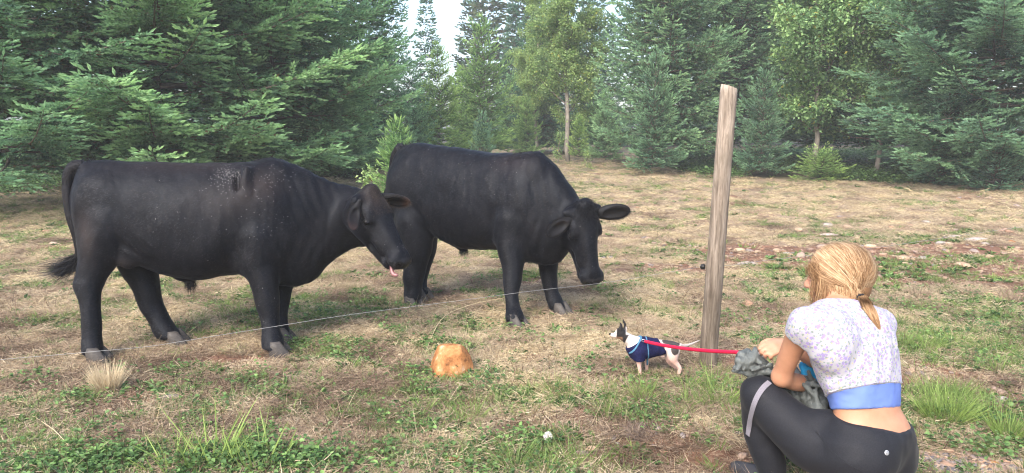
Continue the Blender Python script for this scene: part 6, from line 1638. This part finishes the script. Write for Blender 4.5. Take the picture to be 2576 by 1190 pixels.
    FJ.chain([w_(1864, 893, 2.82), w_(1884, 900, 2.85), w_(1906, 912, 2.88), w_(1922, 922, 2.9)], [.016, .026, .027, .026], .012, 4)
    FJ.chain([w_(1858, 906, 2.80), w_(1880, 918, 2.82), w_(1908, 922, 2.86)], [.014, .022, .022], .010, 4)
    FJ.chain([w_(1878, 936, 2.82), w_(1900, 938, 2.84), w_(1925, 944, 2.90), w_(1960, 955, 2.94)], [.014, .026, .034, .036], .012, 4)
    FJ.chain([w_(1888, 958, 2.82), w_(1912, 954, 2.86)], [.012, .024], .010, 4)
    FJ.chain([w_(1950, 960, 2.95), w_(2010, 985, 2.90), w_(2045, 1005, 2.82), w_(2060, 1033, 2.74)], [.040, .046, .045, .032], .02, 4)
    FJ.chain([w_(1998, 925, 2.98), w_(2012, 950, 2.94), w_(2028, 985, 2.86)], [.012, .018, .018], .010, 4)
    FJ.chain([w_(2030, 985, 2.84), w_(2062, 982, 2.84)], [.010, .012], .012, 4)
    rj = np.random.RandomState(44)
    def cloth_folds(c, spread, d, n, L, r, jit=.35, k=.005):
        for q_ in range(n):
            p_ = c + rj.randn(3) * spread; dd = unit(np.asarray(d) + rj.randn(3) * jit); L_ = L * rj.uniform(.5, 1.2)
            mid_ = p_ + rj.randn(3) * L * .12
            FJ.chain([p_ - dd * L_, mid_, p_ + dd * L_], [r * .75, r * rj.uniform(.8, 1.2), r * .75], k, 3)
    cloth_folds(w_(1886, 909, 2.82), [.022, .015, .016], [-.8, -.3, -.35], 13, .034, .0100)
    cloth_folds(w_(1908, 935, 2.83), [.026, .015, .014], [-1, -.2, .15], 14, .050, .0095)
    cloth_folds(w_(2030, 1000, 2.80), [.028, .02, .030], [.5, -.2, -.8], 16, .055, .0105)
    cloth_folds(w_(1995, 960, 2.92), [.035, .02, .02], [.8, -.2, -.5], 10, .050, .010)
    FJ.rough(.004, .02, 25)
    V, Q = FJ.mesh(3)
    m, nt, b = mat('grey_nylon', .55, .4); n = noise(nt, 40, 4); r_ = ramp(nt, n.outputs[0], [(.3, (.075, .085, .083)), (.7, (.15, .168, .165))]); nt.links.new(r_.outputs[0], b.inputs['Base Color']); bump(nt, b, noise(nt, 38, 5, .6, vscale=(1, 1, .5), dist=2.0).outputs[0], .9, .010)
    jl = w_(1960, 960, 2.9); jk = thing('jacket', 'grey jacket with blue lining bunched on the crouching person’s lap', 'jacket', jl); jo = np.array(jk.location)
    link('shell', mk_mesh('shell', V - jo, Q, m, True), jk)
    FN = Field(lo, hi, .006)
    FN.chain([w_(2022, 922, 2.95), w_(2036, 948, 2.91), w_(2050, 972, 2.86)], [.020, .028, .022], .02, 4)
    FN.rough(.014, .03, 31, (1, 1, .6)); V, Q = FN.mesh(1)
    LNM = simple('blue_lining', (.01, .22, .42), .5, .4, .25, 25, .5, .006); link('lining', mk_mesh('lining', V - jo, Q, LNM, True), jk)
    # webbing strap over the knee
    SG = simple('grey_webbing', (.19, .18, .21), .8, .2, .15, 300)
    sp = []
    for x, y in ((1935, 963), (1921, 975), (1908, 994), (1898, 1018), (1891, 1045), (1886, 1072), (1883, 1094)):
        p, nn = on_surface(FG, x, y, .004); sp.append((p, nn))
    P_ = catmull([p for p, n_ in sp], 5); N_ = catmull([n_ for p, n_ in sp], 5); tg = np.gradient(P_, axis=0); sd = np.cross(tg, N_); sd /= np.linalg.norm(sd, axis=1)[:, None]; N_ /= np.linalg.norm(N_, axis=1)[:, None]
    w2 = .0095; V = np.stack([P_ - sd * w2, P_ + sd * w2, P_ + sd * w2 + N_ * .002, P_ - sd * w2 + N_ * .002], 1).reshape(-1, 3); k = len(P_)
    F = [(i * 4 + a, i * 4 + (a + 1) % 4, (i + 1) * 4 + (a + 1) % 4, (i + 1) * 4 + a) for i in range(k - 1) for a in range(4)] + [(3, 2, 1, 0), tuple(range(4 * k - 4, 4 * k))]
    link('strap', mk_mesh('strap', V - jo, F, SG, False), jk)
    log('jacket')

if 'nodog' not in TEST:
    # red ribbed leash, clip at the harness
    a = at(1624, 859, DD_ - .055); b_ = w_(1856, 886, 2.84); n = 420; t = np.linspace(0, 1, n)
    P = a + np.outer(t, b_ - a); P[:, 2] -= .035 * 4 * t * (1 - t) * .35
    rad = (.0082 - .0014 * t) * (1 + .16 * np.sin(t * 2 * math.pi * 105)); RM = simple('red_webbing', (.62, .010, .055), .65, .3, .15, 200)
    ls = thing('leash', 'taut ribbed red leash from the dog’s harness to the hand', 'leash', a)
    mb = MB(); mb.add(*tube(P - a, rad, 8)); mb.build('rope', RM, ls)
    ME, _n, b = mat('clip_metal', .3, .5); b.inputs['Base Color'].default_value = (.45, .45, .45, 1); b.inputs['Metallic'].default_value = .9
    mb = MB(); c = at(1619, 857, DD_ - .055) - a; mb.add(*tube([c + [math.cos(q_) * .010, 0, math.sin(q_) * .007] for q_ in np.linspace(0, 6.283, 14)], .0022, 6, False)); mb.build('clip', ME, ls)
    log('leash')
# ---------------------------------------------------------------- thin summer haze
if 'nohaze' not in TEST:
    hv_, hf_ = [], []
    for x in (-158, 158):
        for y in (-9, 168):
            for z in (-1.2, 19): hv_.append((x, y, z))
    hf_ = [(0, 1, 3, 2), (4, 6, 7, 5), (0, 4, 5, 1), (2, 3, 7, 6), (0, 2, 6, 4), (1, 5, 7, 3)]
    hm = bpy.data.materials.new('haze'); hm.use_nodes = True; nt = hm.node_tree
    for n in list(nt.nodes): nt.nodes.remove(n)
    ou = nt.nodes.new('ShaderNodeOutputMaterial'); pv = nt.nodes.new('ShaderNodeVolumePrincipled')
    pv.inputs['Color'].default_value = (.90, .94, 1.0, 1); pv.inputs['Density'].default_value = .0023; pv.inputs['Anisotropy'].default_value = 0
    nt.links.new(pv.outputs[0], ou.inputs['Volume'])
    tag(link('haze', mk_mesh('haze', hv_, hf_, hm, False)), 'thin pale haze in the air over the pasture', kind='stuff')
